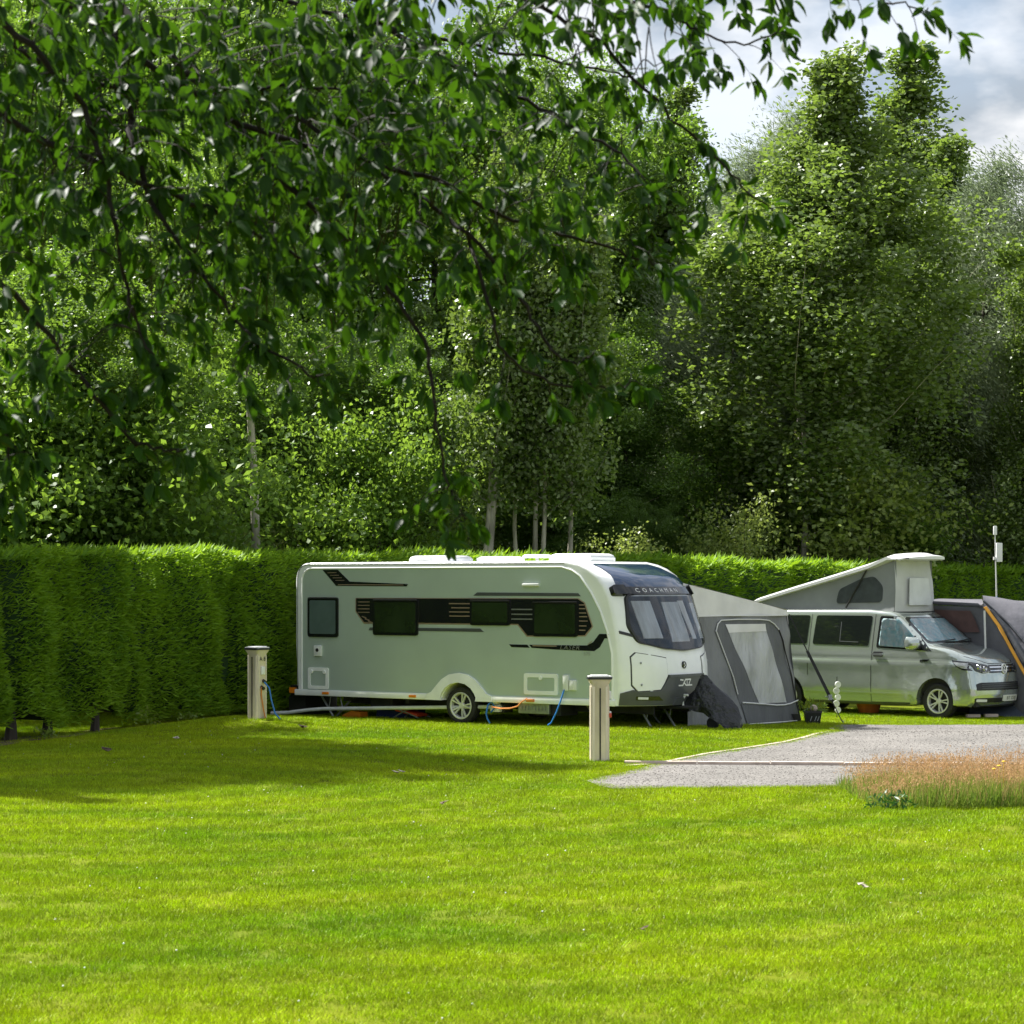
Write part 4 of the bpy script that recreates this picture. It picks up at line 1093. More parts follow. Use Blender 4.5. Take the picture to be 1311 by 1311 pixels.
# hatches, sockets, lamps
for x0, z0, x1, z1, k in ((-3.35, .45, -2.88, .83, .06), (1.35, .48, 2.03, .83, .065)):
    fo = rpoly([(x0, z0), (x1, z0), (x1, z1), (x0, z1)], .04); fi = rpoly([(x0 + k, z0 + k), (x1 - k, z0 + k), (x1 - k, z1 - k), (x0 + k, z1 - k)], .03)
    h = frame_y('service_hatch', fo, fi, YS - .022, YS - .001, M['alu_white'], car)
    plate('hatch_panel', rect(x0 + k, z0 + k, x1 - k, z1 - k, .03), YS - .014, YS - .002, M['sage'], h)
    for xx in ((x0 + .09, x1 - .09) if x0 < 0 else ((x0 + x1) / 2,)):
        bm = B(); lathe(bm, [(.001, .012), (.032, .012), (.036, 0)], 14, Matrix.Translation((xx, YS - .022, z1 - .075)) @ Matrix.Rotation(radians(90), 4, 'X'))
        obj('latch', bm, M['alu_white'], h, smooth=True)
for x0, z0, x1, z1, nm in ((-3.2, 1.03, -3.03, 1.22, 'water_socket'), (2.14, .56, 2.25, .82, 'mains_socket'), (2.27, .57, 2.40, .74, 'gas_socket')):
    bm = B(); box(bm, ((x0 + x1) / 2, YS - .02, (z0 + z1) / 2), (x1 - x0, .05, z1 - z0), bev=.015)
    o = obj(nm, bm, M['white_plastic'], car, smooth=True)
    if nm == 'water_socket':
        bm = B(); lathe(bm, [(.001, .008), (.03, .008), (.034, 0)], 14, Matrix.Translation((-3.115, YS - .045, 1.14)) @ Matrix.Rotation(radians(90), 4, 'X')); obj('lock', bm, M['black_plastic'], o)
bm = B(); box(bm, (1.49, YS - .02, 2.285), (.33, .05, .05), bev=.015); obj('awning_lamp', bm, M['white_plastic'], car, smooth=True)
for x in (-2.93, -.98, 1.5):
    bm = B(); box(bm, (x, YS - .035, .385), (.15, .025, .045), bev=.008); obj('marker_lamp', bm, M['amber'], car)
# rear bumper with lamps
bm = B(); box(bm, (-3.78, .065, .40), (.27, 2.14, .20), bev=.03); rb = obj('rear_bumper', bm, M['black_plastic'], car, smooth=True)
bm = B(); box(bm, (-3.79, -1.07, .41), (.15, .03, .10), bev=.008); obj('indicator', bm, M['amber'], rb)
# roof lights and aerial
def rooflight(x, lx, ly, z, parent):
    bm = B(); box(bm, (x, 0, 2.715), (lx, ly, .07), bev=.02); o = obj('roof_light', bm, M['gel_white'], parent, smooth=True)
    bm = B()
    q = [[bm.verts.new((x + a * lx * k / 2, b * ly * k / 2, zz)) for a, b in ((-1, -1), (1, -1), (1, 1), (-1, 1))] for k, zz in ((.97, 2.745), (.93, z - .025), (.80, z))]
    for a in range(2):
        for i in range(4): bm.faces.new((q[a][i], q[a][(i + 1) % 4], q[a + 1][(i + 1) % 4], q[a + 1][i]))
    bm.faces.new(q[2])
    obj('dome', bm, M['white_plastic'], o, smooth=True, angle=50)
rooflight(-1.28, .85, .75, 2.80, car); rooflight(1.72, .85, .75, 2.81, car); rooflight(.02, .6, .6, 2.775, car)
bm = B(); lathe(bm, [(.001, .03), (.22, .03), (.26, .0), (.25, -.03), (.001, -.03)], 24, Matrix.Translation((.72, .1, 2.775))); tube(bm, [(.72, .1, 2.66), (.72, .1, 2.77)], .03, 8)
obj('aerial', bm, M['gel_white'], car, smooth=True)
# ---- front
obj('roof_window', patch(CB, rpoly([(-1.0, 2.25), (1.0, 2.25), (.86, 2.62), (-.86, 2.62)], .06), '+x', .004, .012, .06), M['blue_acrylic'], car, smooth=True, angle=50)
rb_ = obj('wiper_rail', patch(CB, rpoly([(-1.07, 2.12), (1.07, 2.12), (1.05, 2.235), (-1.05, 2.235)], .02), '+x', 0, .045, .07), M['black_gloss'], car, smooth=True, angle=50)
for sg in (-1, 1):
    obj('rail_bracket', patch(CB, rpoly([(sg * 1.12, 2.10), (sg * .93, 2.10), (sg * .92, 2.25), (sg * 1.10, 2.25)], .03), '+x', 0, .085, .06), M['black_gloss'], rb_, smooth=True)
obj('maker_lettering', lettering(CB, 'COACHMAN', .092, '+x', -.20, 2.172, .049, 1.9, sx=1.35), M['white_print'], rb_)
scr = rpoly([(-.93, 2.10), (.93, 2.10), (1.0, 1.62), (.92, 1.36), (.5, 1.26), (0, 1.225), (-.5, 1.26), (-.92, 1.36), (-1.0, 1.62)], .07)
fw = obj('front_window', patch(CB, scr, '+x', .002, .006, .1), M['cabin_dark'], car, smooth=True)
for y0, y1, z0, z1, t in ((-.84, -.50, 1.42, 2.02, .02), (-.30, .22, 1.36, 2.0, -.03), (.33, .47, 1.4, 2.02, .04), (.62, .86, 1.40, 1.98, -.02)):
    obj('pale_patch', patch(CB, [(y0, z0), (y1, z0), (y1 - t, z1), (y0 - t * 2, z1)], '+x', .008, .014, .07), M['pale_patch'], fw, smooth=True)  # pale patches between the dark backing and the pane
obj('seal', patch(CB, [(a * 1.03, (b - 1.66) * 1.035 + 1.66) for a, b in scr], '+x', .0, .042, .0, holes=scr), M['black_plastic'], fw, smooth=True, angle=50)
obj('pane', patch(CB, scr, '+x', .036, .004, .1), M['screen_glass'], fw, smooth=True)
for sg in (-1, 1):
    lk = [(sg * 1.03, 1.12), (sg * .97, 1.19), (sg * .52, 1.10), (sg * .52, .82), (sg * .66, .60), (sg * .97, .58), (sg * 1.03, .68)]
    if sg > 0: lk = lk[::-1]
    big = [(a * 1.0 + (.014 if a > sg * .78 else -.014), b + (.014 if b > .85 else -.014)) for a, b in lk]
    o = obj('locker_gap', patch(CB, big, '+x', .001, .003, .1), M['black_plastic'], car)
    o = obj('locker_lid', patch(CB, lk, '+x', .001, .014, .07), M['gel_white'], car, smooth=True)
    for z in (1.03, .68):
        p, n_ = _cast(CB, sg * .93, z, '+x')
        bm = B(); lathe(bm, [(.001, .008), (.018, .008), (.02, -.01)], 12, Matrix.Translation(p + n_ * .015) @ n_.to_track_quat('Z', 'Y').to_matrix().to_4x4()); obj('lock', bm, M['steel'], o)
    obj('grab_handle', patch(CB, [(sg * 1.12, 1.50), (sg * .90, 1.415), (sg * .90, 1.455), (sg * 1.12, 1.545)][::-sg], '+x', .0, .02, .05), M['black_plastic'], car)
bump = [(-1.14, .35), (1.14, .35), (1.14, .545), (1.03, .60), (.97, .565), (.66, .585), (.50, .81), (-.50, .81), (-.66, .585), (-.97, .565), (-1.03, .60), (-1.14, .545)]
bp = obj('front_bumper', patch(CB, bump, '+x', .0, .03, .09), M['grey_plastic'], car, smooth=True, angle=30)
obj('bumper_lip', patch(CB, [(-.5, .79), (.5, .79), (.5, .835), (-.5, .835)], '+x', .0, .045, .1), M['grey_plastic'], bp, smooth=True, angle=30)
obj('bumper_step', patch(CB, [(-.42, .35), (.42, .35), (.36, .47), (-.36, .47)], '+x', .0, .055, .1), M['grey_plastic'], bp, smooth=True, angle=30)
for sg in (-1, 1):
    obj('lamp_recess', patch(CB, [(sg * 1.0, .44), (sg * .62, .43), (sg * .70, .50), (sg * 1.0, .50)][::-sg], '+x', .03, .006, .1), M['black_gloss'], bp)
    obj('front_lamp', patch(CB, [(sg * .98, .455), (sg * .86, .45), (sg * .86, .485), (sg * .98, .49)][::-sg], '+x', .034, .012, .05), M['white_plastic'], bp)
# round emblem and chrome model mark
p, n_ = _cast(CB, -.08, .985, '+x'); E_ = Matrix.Translation(p) @ n_.to_track_quat('Z', 'Y').to_matrix().to_4x4()
bm = B(); lathe(bm, [(.030, .012), (.040, .020), (.058, .018), (.062, .0)], 24, E_); lathe(bm, [(.001, .006), (.031, .006)], 20, E_)
em = obj('emblem', bm, M['black_gloss'], car, smooth=True)
def stroke(bm, pts, wd, tf):
    for (a, b) in zip(pts[:-1], pts[1:]):
        a = Vector(a); b = Vector(b); d = (b - a).normalized(); n = Vector((-d.y, d.x)) * wd / 2
        q = [a + n - d * wd * .3, b + n + d * wd * .3, b - n + d * wd * .3, a - n - d * wd * .3]
        vs = [bm.verts.new(tf(*u)) for u in q]; bm.faces.new(vs)
def on_cb(cu, cv, off):
    def tf(u, v):
        p, n = _cast(CB, cu + u, cv + v, '+x'); return p + n * off
    return tf
bm = B(); stroke(bm, [(.028, .036), (-.012, .026), (.014, -.006), (-.022, -.036)], .013, on_cb(-.08, .985, .022)); obj('mark', bm, M['mark'], em)
bm = B(); tf = on_cb(-.10, .70, .034)
stroke(bm, [(-.19, -.045), (-.085, -.045), (.0, .048), (.155, .048)], .024, tf)
stroke(bm, [(-.145, .048), (-.07, .04)], .022, tf); stroke(bm, [(-.03, -.012), (.01, -.045), (.19, -.045)], .024, tf)
stroke(bm, [(.145, .04), (.095, -.035)], .022, tf); stroke(bm, [(.045, .03), (.045, -.03)], .018, tf)
obj('model_mark', bm, M['mark'], bp)
# drawbar
bm = B()
for sg in (-1, 1): tube(bm, [(3.4, sg * .30, .30), (4.35, sg * .04, .30)], .03, 8)
tube(bm, [(4.3, 0, .30), (4.6, 0, .36)], .03, 8); tube(bm, [(4.2, .12, .5), (4.2, .12, .08)], .022, 8)
lathe(bm, [(.001, .03), (.10, .03), (.10, -.03), (.001, -.03)], 16, Matrix.Translation((4.2, .12, .04)) @ Matrix.Rotation(radians(90), 4, 'X'))
obj('drawbar', bm, M['underbody'], car, smooth=True)

# ------------------------------------------------------------------ things round the caravan
hc = thing('hitch_cover', 'crumpled black vinyl cover draped over the caravan drawbar', 'cover', (*cw(4.3, 0), 0), CA)
bm = B()
secs = [(-.54, .12, .34, .46, .08), (-.44, .14, .30, .52, .08), (-.34, .15, .28, .60, .05), (-.24, .15, .24, .83, .03), (-.15, .16, .20, .82, .03), (-.03, .17, .15, .70, .06), (.10, .17, .12, .60, .07), (.22, .17, .04, .52, .08), (.33, .15, -.06, .42, .08), (.42, .13, -.12, .30, .06), (.48, .07, -.12, .14, .03)]
rows = []
for i, (x, hw, zb, zt, tw) in enumerate(secs):
    row = []
    for k in range(15):
        t = k / 14; a = pi * t
        y = -cos(a); yy = hw * (y if abs(y) < .97 else y * 1.02) * (tw / hw + (1 - tw / hw) * (1 - sin(a) ** 1.3))
        z = zb + (zt - zb) * sin(a) ** .75
        c = .022 * sin(k * 2.3 + i * 1.9) + .016 * sin(k * 4.1 - i)
        row.append(bm.verts.new((x + .5 * c, yy + c * (1 - sin(a) * .5), z + c * .5)))
    rows.append(row)
for a, b in zip(rows[:-1], rows[1:]):
    for k in range(14): bm.faces.new((a[k], a[k + 1], b[k + 1], b[k]))
bm.faces.new(rows[0]); bm.faces.new(rows[-1][::-1])
obj('cover_cloth', bm, M['cover_black'], hc, smooth=True, angle=70)
bm = B(); tube(bm, [(-.46, -.13, .50), (-.50, -.17, .42), (-.48, -.17, .30)], .018, 6); tube(bm, [(-.54, -.12, .50), (-.40, -.16, .50)], .018, 6)
obj('tie_strap', bm, M['white_plastic'], hc)

def cthing(name, label, cat, x, y, bm, m, smooth=False, group=None, z=None):
    X, Y = cw(x, y)
    o = obj(name, bm, m, None, smooth=smooth, label=label, cat=cat, group=group)
    o.location = (X, Y, g(X, Y) if z is None else z); o.rotation_euler = (0, 0, CA)
    return o
# white waste pipe resting along the ground
bm = B(); pts = [(3.0, .12, .30), (2.6, .10, .29), (1.0, .04, .23), (-.8, -.02, .16), (-1.15, -.03, .13), (-1.6, -.06, .07), (-1.98, -.08, .05)]
tube(bm, pts, .032, 8); box(bm, (2.9, .11, .30), (.16, .085, .085), bev=.02)
cthing('waste_pipe', 'long white waste pipe sloping from under the caravan to the lawn', 'pipe', -2.2, -1.12, bm, M['waste_pipe'], True)
bm = B(); tube(bm, [(.0, 0, .62), (-.03, -.05, .45), (-.10, -.08, .25), (-.2, -.08, .08), (-.28, -.06, .04)], .013, 6)
cthing('water_hose', 'blue hose hanging from the socket near the caravan nose', 'hose', 2.18, -1.2, bm, M['blue_hose'], True)
bm = B(); tube(bm, [(.03, 0, .40), (0, -.06, .34), (-.02, -.08, .2), (0, -.08, .12), (.05, -.07, .04)], .015, 6); tube(bm, [(.03, 0, .40), (.10, .0, .30), (.04, -.03, .22)], .013, 6)
cthing('water_hose', 'short blue hose looped just in front of the caravan wheel', 'hose', .62, -1.12, bm, M['blue_hose'], True)
bm = B(); box(bm, (0, 0, .40), (.16, .12, .08), bev=.02); box(bm, (.02, 0, .27), (.2, .1, .09), bev=.02)
cthing('water_pump', 'white pump fitting clipped under the caravan beside the wheel', 'pump', .68, -1.05, bm, M['white_plastic'], True)
bm = B(); tube(bm, [(.02, 0, .47), (-.06, -.04, .42), (-.14, -.05, .34), (-.30, -.05, .30), (-.5, -.03, .29), (-.72, .02, .31)], .014, 6); box(bm, (.08, 0, .44), (.14, .05, .05), bev=.01)
cthing('mains_cable', 'orange cable looping below the caravan service hatch', 'cable', 1.42, -1.2, bm, M['orange_cable'], True)
bm = B(); box(bm, (0, 0, .2), (.42, .9, .36), bev=.06); lathe(bm, [(.001, .05), (.06, .05), (.065, 0)], 14, Matrix.Translation((0, -.2, .38)))
cthing('dark_block', 'added black block filling the dark area below the caravan tail', 'filler block', -3.85, -.45, bm, M['black_plastic'], True)  # block added to fill the dark area under the tail
bm = B(); prism(bm, [(-.22, .0), (.22, .0), (.2, .11), (.0, .13), (-.2, .05)], 'y', -.1, .1)
cthing('levelling_ramp', 'orange levelling ramp lying under the caravan tail', 'ramp', -2.62, -.75, bm, M['amber'])
bm = B()
box(bm, (0, 0, .10), (.8, .4, .2), bev=.02); box(bm, (0, 0, .21), (.84, .44, .03), bev=.008)
cthing('storage_box', 'dark blue lidded storage box under the caravan', 'storage box', -1.9, -.35, bm, M['blue_plastic'], True)
ch_ = thing('camping_gear', 'bright red folded camping gear with thin metal struts under the caravan behind the wheel', 'camping gear', (*cw(-1.35, -.75), g(*cw(-1.35, -.75))), CA)
bm = B(); box(bm, (0, 0, .14), (.5, .3, .05), ry=.18, bev=.015); box(bm, (.04, 0, .21), (.46, .28, .03), ry=-.12, bev=.01); obj('panel', bm, M['red_plastic'], ch_, smooth=True)
bm = B()
for y in (-.16, .16): tube(bm, [(-.28, y, .04), (0, y, .18), (.3, y, .25)], .012, 6); tube(bm, [(-.26, y, .22), (.28, y, .06)], .012, 6)
obj('frame', bm, M['steel'], ch_)
# electric hook-up posts
def bollard(x, y, h, rz, label, side_fittings):
    r = thing('hookup_post', label, 'electric post', (x, y, g(x, y)), rz, 'electric hook-up posts')
    def sec(wd, c): return rpoly([(-wd, -wd), (wd, -wd), (wd, wd), (-wd, wd)], c, 3)
    bm = B()
    L = [[bm.verts.new((a, b, z)) for a, b in sec(.115, .035)] for z in (-.1, h - .10)] + [[bm.verts.new((a, b, z)) for a, b in sec(.145, .04)] for z in (h - .045, h - .035)]
    for A, C in zip(L[:-1], L[1:]):
        for i in range(len(A)): bm.faces.new((A[i], A[(i + 1) % len(A)], C[(i + 1) % len(A)], C[i]))
    bm.faces.new(L[-1])
    obj('column', bm, M['bollard'], r, smooth=True, angle=30)
    bm = B(); prism(bm, sec(.158, .045), 'z', h - .036, h - .006); obj('cap', bm, M['bollard_cap'], r)
    bm = B(); prism(bm, sec(.15, .045), 'z', h - .0055, h + .006); box(bm, (0, 0, h + .012), (.22, .22, .014), bev=.005); obj('lid', bm, M['lamp_lid'], r)
    for a in range(4):
        Rm = Matrix.Rotation(a * pi / 2, 4, 'Z')
        bm = B(); box(bm, (0, -.117, (h - .16) / 2), (.018, .01, h - .14)); bmesh.ops.transform(bm, matrix=Rm, verts=bm.verts[:]); 
        if a in (0, 2): obj('slot', bm, M['ink'], r)
        else: bm.free()
        for sg in (-1, 1):
            bm = B(); box(bm, (sg * .082, -.117, (h - .13) / 2), (.026, .008, h - .13), bev=.002); bmesh.ops.transform(bm, matrix=Rm, verts=bm.verts[:])
            obj('corner_strip', bm, M['bollard_edge'], r)
    return r
b1 = bollard(1.13, 30.3, 1.10, radians(3), 'cream hook-up post in front of the caravan nose beside the gravel', 1)
for zz, mt in ((.86, 'white_plastic'), (.62, 'white_plastic'), (.60, 'red_plastic')):
    bm = B(); box(bm, (.133, -.03 if mt == 'white_plastic' else -.085, zz), (.035, .07 if mt == 'white_plastic' else .03, .10 if zz > .8 else .06), bev=.01); obj('socket', bm, M[mt], b1, smooth=True)
b2 = bollard(-4.1, 37.7, 1.15, radians(-38), 'cream hook-up post by the hedge with cables plugged into its side', 1)
bm = B(); box(bm, (.125, .0, .78), (.03, .085, .13), bev=.008); obj('socket', bm, M['white_plastic'], b2, smooth=True)
for yy, zz in ((.02, .62), (-.02, .52)):
    bm = B(); tube(bm, [(.11, yy, zz), (.17, yy, zz - .03)], .028, 8); obj('plug', bm, M['black_plastic'], b2, smooth=True)
PB = BVHTree.FromPolygons([(.1225, -9, -9), (.1225, 9, -9), (.1225, 9, 9), (.1225, -9, 9)], [(0, 1, 2, 3)])
obj('post_number', lettering(PB, 'A 8', .10, '+x', .0, .965, .001), M['ink'], b2)
bl = (-4.1, 37.7)
bm = B(); tube(bm, [(.14, -.04, .52), (.13, -.04, .40), (.14, -.02, .25), (.155, .0, .1), (.17, .02, .0)], .011, 6)
o = obj('mains_cable', bm, M['orange_cable'], label='orange cable running down the side of the hook-up post by the hedge', cat='cable', smooth=True); o.location = (*bl, g(*bl)); o.rotation_euler = (0, 0, radians(-38))
bm = B(); tube(bm, [(.16, .0, .60), (.24, .03, .50), (.27, .05, .3), (.33, .07, .1), (.42, .09, .01)], .013, 6)
o = obj('water_hose', bm, M['blue_hose'], label='blue hose hanging beside the hook-up post by the hedge', cat='hose', smooth=True); o.location = (*bl, g(*bl)); o.rotation_euler = (0, 0, radians(-38))
# ------------------------------------------------------------------ the camper van
VA = radians(-42); VO = (8.5164, 44.206); VZ = -.2
van = thing('camper_van', 'silver camper van with a raised pop-up roof parked behind the awning', 'camper van', (*VO, VZ), VA)
def vw(x, y): return (VO[0] + x * cos(VA) - y * sin(VA), VO[1] + x * sin(VA) + y * cos(VA))
vs = [(-4.33, .36), (-4.39, .62), (-4.37, 1.2), (-4.28, 1.80), (-4.18, 1.95), (-4.0, 2.0), (-1.6, 2.02), (-1.1, 1.985), (-.92, 1.95), (-.80, 1.90), (-.62, 1.76), (-.12, 1.385), (.0, 1.345), (.3, 1.27), (.55, 1.185), (.70, 1.11), (.79, 1.035), (.84, .96), (.87, .84), (.895, .70), (.92, .58), (.925, .45), (.90, .32), (.82, .23), (.5, .235), (.43, .25)]
vs += arc(0, .33, .43, -.12, pi + .12, 18)[0:] + [(-.45, .24), (-.6, .215), (-2.9, .215), (-2.95, .24)] + arc(-3.4, .33, .43, -.12, pi + .12, 18) + [(-3.86, .26), (-4.2, .30)]
bm = B()
A = [bm.verts.new((x, -.95, z)) for x, z in vs]; C = [bm.verts.new((x, .95, z)) for x, z in vs]
f1 = bm.faces.new(A); f2 = bm.faces.new(C[::-1])
for i in range(len(vs)):
    j = (i + 1) % len(vs); bm.faces.new((A[i], C[i], C[j], A[j]))
bmesh.ops.recalc_face_normals(bm, faces=bm.faces[:])
def arch_edge(e):
    return any(all(abs((Vector((v.co.x - cx_, v.co.z - .33))).length - .43) < .02 for v in e.verts) for cx_ in (0, -3.4))
es = [e for e in bm.edges if (e in f1.edges[:] or e in f2.edges[:]) and not arch_edge(e)]
bmesh.ops.bevel(bm, geom=es, offset=.07, segments=4, affect='EDGES', profile=.5)
tri(bm, [f for f in bm.faces if len(f.verts) > 4])
slice_grid(bm, frange(-4.3, .2, .3) + [.3, .4, .5, .6, .7, .78, .84], [-.8, -.7, -.55, -.4, -.2, 0, .2, .4, .55, .7, .8], [.3, .4, .47, .55, .65, .75, .85, .95, 1.0, 1.03, 1.06, 1.09, 1.12, 1.16, 1.22, 1.3, 1.4, 1.5, 1.6, 1.7, 1.8, 1.9])
def vwarp(v):
    x, y, z = v.co
    k = 1.0
    if z > 1.05: k *= 1 - .165 * min(1, (z - 1.05) / .95) ** 1.25
    if z < .55: k *= 1 - .02 * (.55 - z) / .3
    k *= 1 - .075 * float(ss(.15, .95, x)) - .02 * float(ss(-3.2, -4.4, x))
    if abs(y) > .8:
        sg = 1 if y > 0 else -1
        fl = 0
        for cx_ in (0, -3.4):
            r = math.hypot(x - cx_, z - .33)
            if r < .60: fl = max(fl, .022 * (1 - float(ss(.44, .58, r))))
        cre = .012 * math.exp(-((z - .99) / .06) ** 2) - .010 * math.exp(-((z - 1.09) / .035) ** 2)
        v.co.y = y * k + sg * (fl + cre)
    else: v.co.y = y * k
    v.co.x -= .20 * min(1, abs(y) / .95) ** 2.4 * float(ss(.1, .85, x))
    if z > 1.3: v.co.x -= .10 * (abs(y) / .8) ** 2 * float(ss(-1.15, -.75, x)) * (1 - float(ss(-.1, .25, x)))
for v in bm.verts: vwarp(v)
VB = solid_from(bm)
obj('body', bm, M['van_paint'], van, smooth=True, angle=32)
bm = B(); box(bm, (-1.7, 0, .35), (4.9, 1.6, .22)); 
for x in (0, -3.4): tube(bm, [(x, -.85, .33), (x, .85, .33)], .06, 8); box(bm, (x, 0, .62), (.82, 1.7, .3))
obj('underbody', bm, M['underbody'], van)
for x in (0, -3.4):
    for sg in (-1, 1): wheel(van, (x, sg * .81, .325), .335, .225, .22, 5, sg, True)
def vpatch(name, poly, axis, off, th, m, parent=van, step=.09, holes=None, smooth=True, **kw):
    return obj(name, patch(VB, poly, axis, off, th, step, holes), m, parent, smooth=smooth, angle=40, **kw)
for sg, ax in ((-1, '-y'), (1, '+y')):
    sw = rpoly([(-2.80, 1.345), (-1.52, 1.325), (-1.48, 1.90), (-2.76, 1.90)], .05)
    o = vpatch('side_window', sw, ax, .001, .006, M['van_glass'])
    if sg < 0:
        vpatch('window_divider', [(-2.18, 1.40), (-2.165, 1.40), (-2.165, 1.78), (-2.18, 1.78)], ax, .005, .005, M['grey_plastic'], o)
        vpatch('window_divider', [(-2.165, 1.40), (-1.75, 1.39), (-1.75, 1.405), (-2.165, 1.415)], ax, .005, .005, M['grey_plastic'], o)
    if sg < 0: vpatch('rear_window', rpoly([(-4.10, 1.36), (-2.94, 1.345), (-2.91, 1.90), (-4.02, 1.89)], .05), ax, .001, .006, M['van_glass'])
    fo = rpoly([(-1.34, 1.30), (-.12, 1.255), (-.42, 1.52), (-.80, 1.84), (-.88, 1.89), (-1.31, 1.90)], [.04, .02, 0, .04, .04, .05])
    fi = rpoly([(-1.28, 1.335), (-.44, 1.30), (-.50, 1.50), (-.83, 1.78), (-.90, 1.84), (-1.26, 1.855)], [.04, .02, 0, .04, .04, .05])
    d = vpatch('door_window', fo, ax, .001, .004, M['black_gloss'])
    vpatch('thermal_blind', fi, ax, .005, .004, M['blind'], d)
    vpatch('pane', fi, ax, .012, .004, M['clear_glass'], d)
    # shut lines
    def line(pts, wd=.012):
        for a, b in zip(pts[:-1], pts[1:]):
            a = Vector(a); b = Vector(b); dd = (b - a).normalized(); n = Vector((-dd.y, dd.x)) * wd / 2
            bm_ = patch(VB, [tuple(a + n), tuple(b + n), tuple(b - n), tuple(a - n)], ax, .0, .0025, .12)
            yield bm_
    bm = B()
    for pl in ([(-1.415, 1.93), (-1.43, 1.3), (-1.45, .6), (-1.44, .27)], [(-2.87, 1.92), (-2.88, 1.3), (-2.90, .75)], [(-1.44, .27), (-.58, .275)]):
        for b_ in line(pl):
            me = bpy.data.meshes.new('t'); b_.to_mesh(me); bm.from_mesh(me); bpy.data.meshes.remove(me); b_.free()
    obj('shut_line', bm, M['ink'], van)
    vpatch('rub_strip', [(-2.92, .425), (-.56, .425), (-.56, .455), (-2.92, .455)], ax, 0, .012, M['van_paint'])
    vpatch('sill_strip', [(-2.92, .225), (-.50, .225), (-.50, .27), (-2.92, .27)], ax, 0, .006, M['grey_plastic'])
    h = vpatch('door_handle', rpoly([(-1.41, 1.155), (-1.17, 1.155), (-1.17, 1.20), (-1.41, 1.20)], .02), ax, .012, .03, M['chrome'], van, .05)
    vpatch('handle_recess', rpoly([(-1.40, 1.13), (-1.18, 1.13), (-1.18, 1.225), (-1.40, 1.225)], .03), ax, .0, .003, M['black_plastic'], h)
    vpatch('side_badge', rpoly([(-.36, 1.05), (-.20, 1.06), (-.16, 1.10), (-.36, 1.09)], .01), ax, .0, .01, M['black_gloss'])
    # mirror
    bm = B()
    p, n_ = _cast(VB, -.42, 1.36, ax)
    cx_, cy_ = p.x, p.y
    q = []
    for k, (x, w_, h_) in enumerate(((-.13, .20, .20), (-.11, .24, .235), (.0, .24, .23), (.08, .19, .17), (.12, .1, .09))):
        q.append([bm.verts.new((cx_ + x + .02, cy_ + sg * (.20 + a * w_ / 2), 1.40 + b * h_ / 2)) for a, b in ((-1, -.7), (-.6, -1), (.6, -1), (1, -.6), (1, .5), (.6, 1), (-.6, 1), (-1, .8))])
    for a, b in zip(q[:-1], q[1:]):
        for i in range(8): bm.faces.new((a[i], a[(i + 1) % 8], b[(i + 1) % 8], b[i]))
    bm.faces.new(q[0]); bm.faces.new(q[-1])
    mr_ = obj('mirror', bm, M['van_paint'], van, smooth=True, angle=45)
    bm = B(); box(bm, (cx_ + .0, cy_ + sg * .09, 1.325), (.14, .26, .06), bev=.02); obj('mirror_arm', bm, M['black_plastic'], mr_, smooth=True)
    bm = B(); box(bm, (cx_ - .115, cy_ + sg * .20, 1.40), (.006, .19, .16)); obj('mirror_glass', bm, M['chrome'], mr_)
# windscreen
ws = rpoly([(-.84, 1.395), (.84, 1.395), (.70, 1.875), (-.70, 1.875)], .05)
wi = rpoly([(-.76, 1.425), (.76, 1.425), (.635, 1.84), (-.635, 1.84)], .05)
w_ = vpatch('windscreen', ws, '+x', .001, .004, M['black_gloss'])
vpatch('thermal_blind', wi, '+x', .005, .006, M['blind'], w_, .06)
vpatch('pane', wi, '+x', .016, .004, M['clear_glass'], w_, .1)
for y0 in (-.62, .05):
    bm = B(); pts = []
    for k in range(6):
        t = k / 5; p, n_ = _cast(VB, y0 + .60 * t, 1.40 + .035 * t, '+x'); pts.append(p + n_ * .035)
    tube(bm, pts, .011, 5); obj('wiper', bm, M['black_plastic'], van)
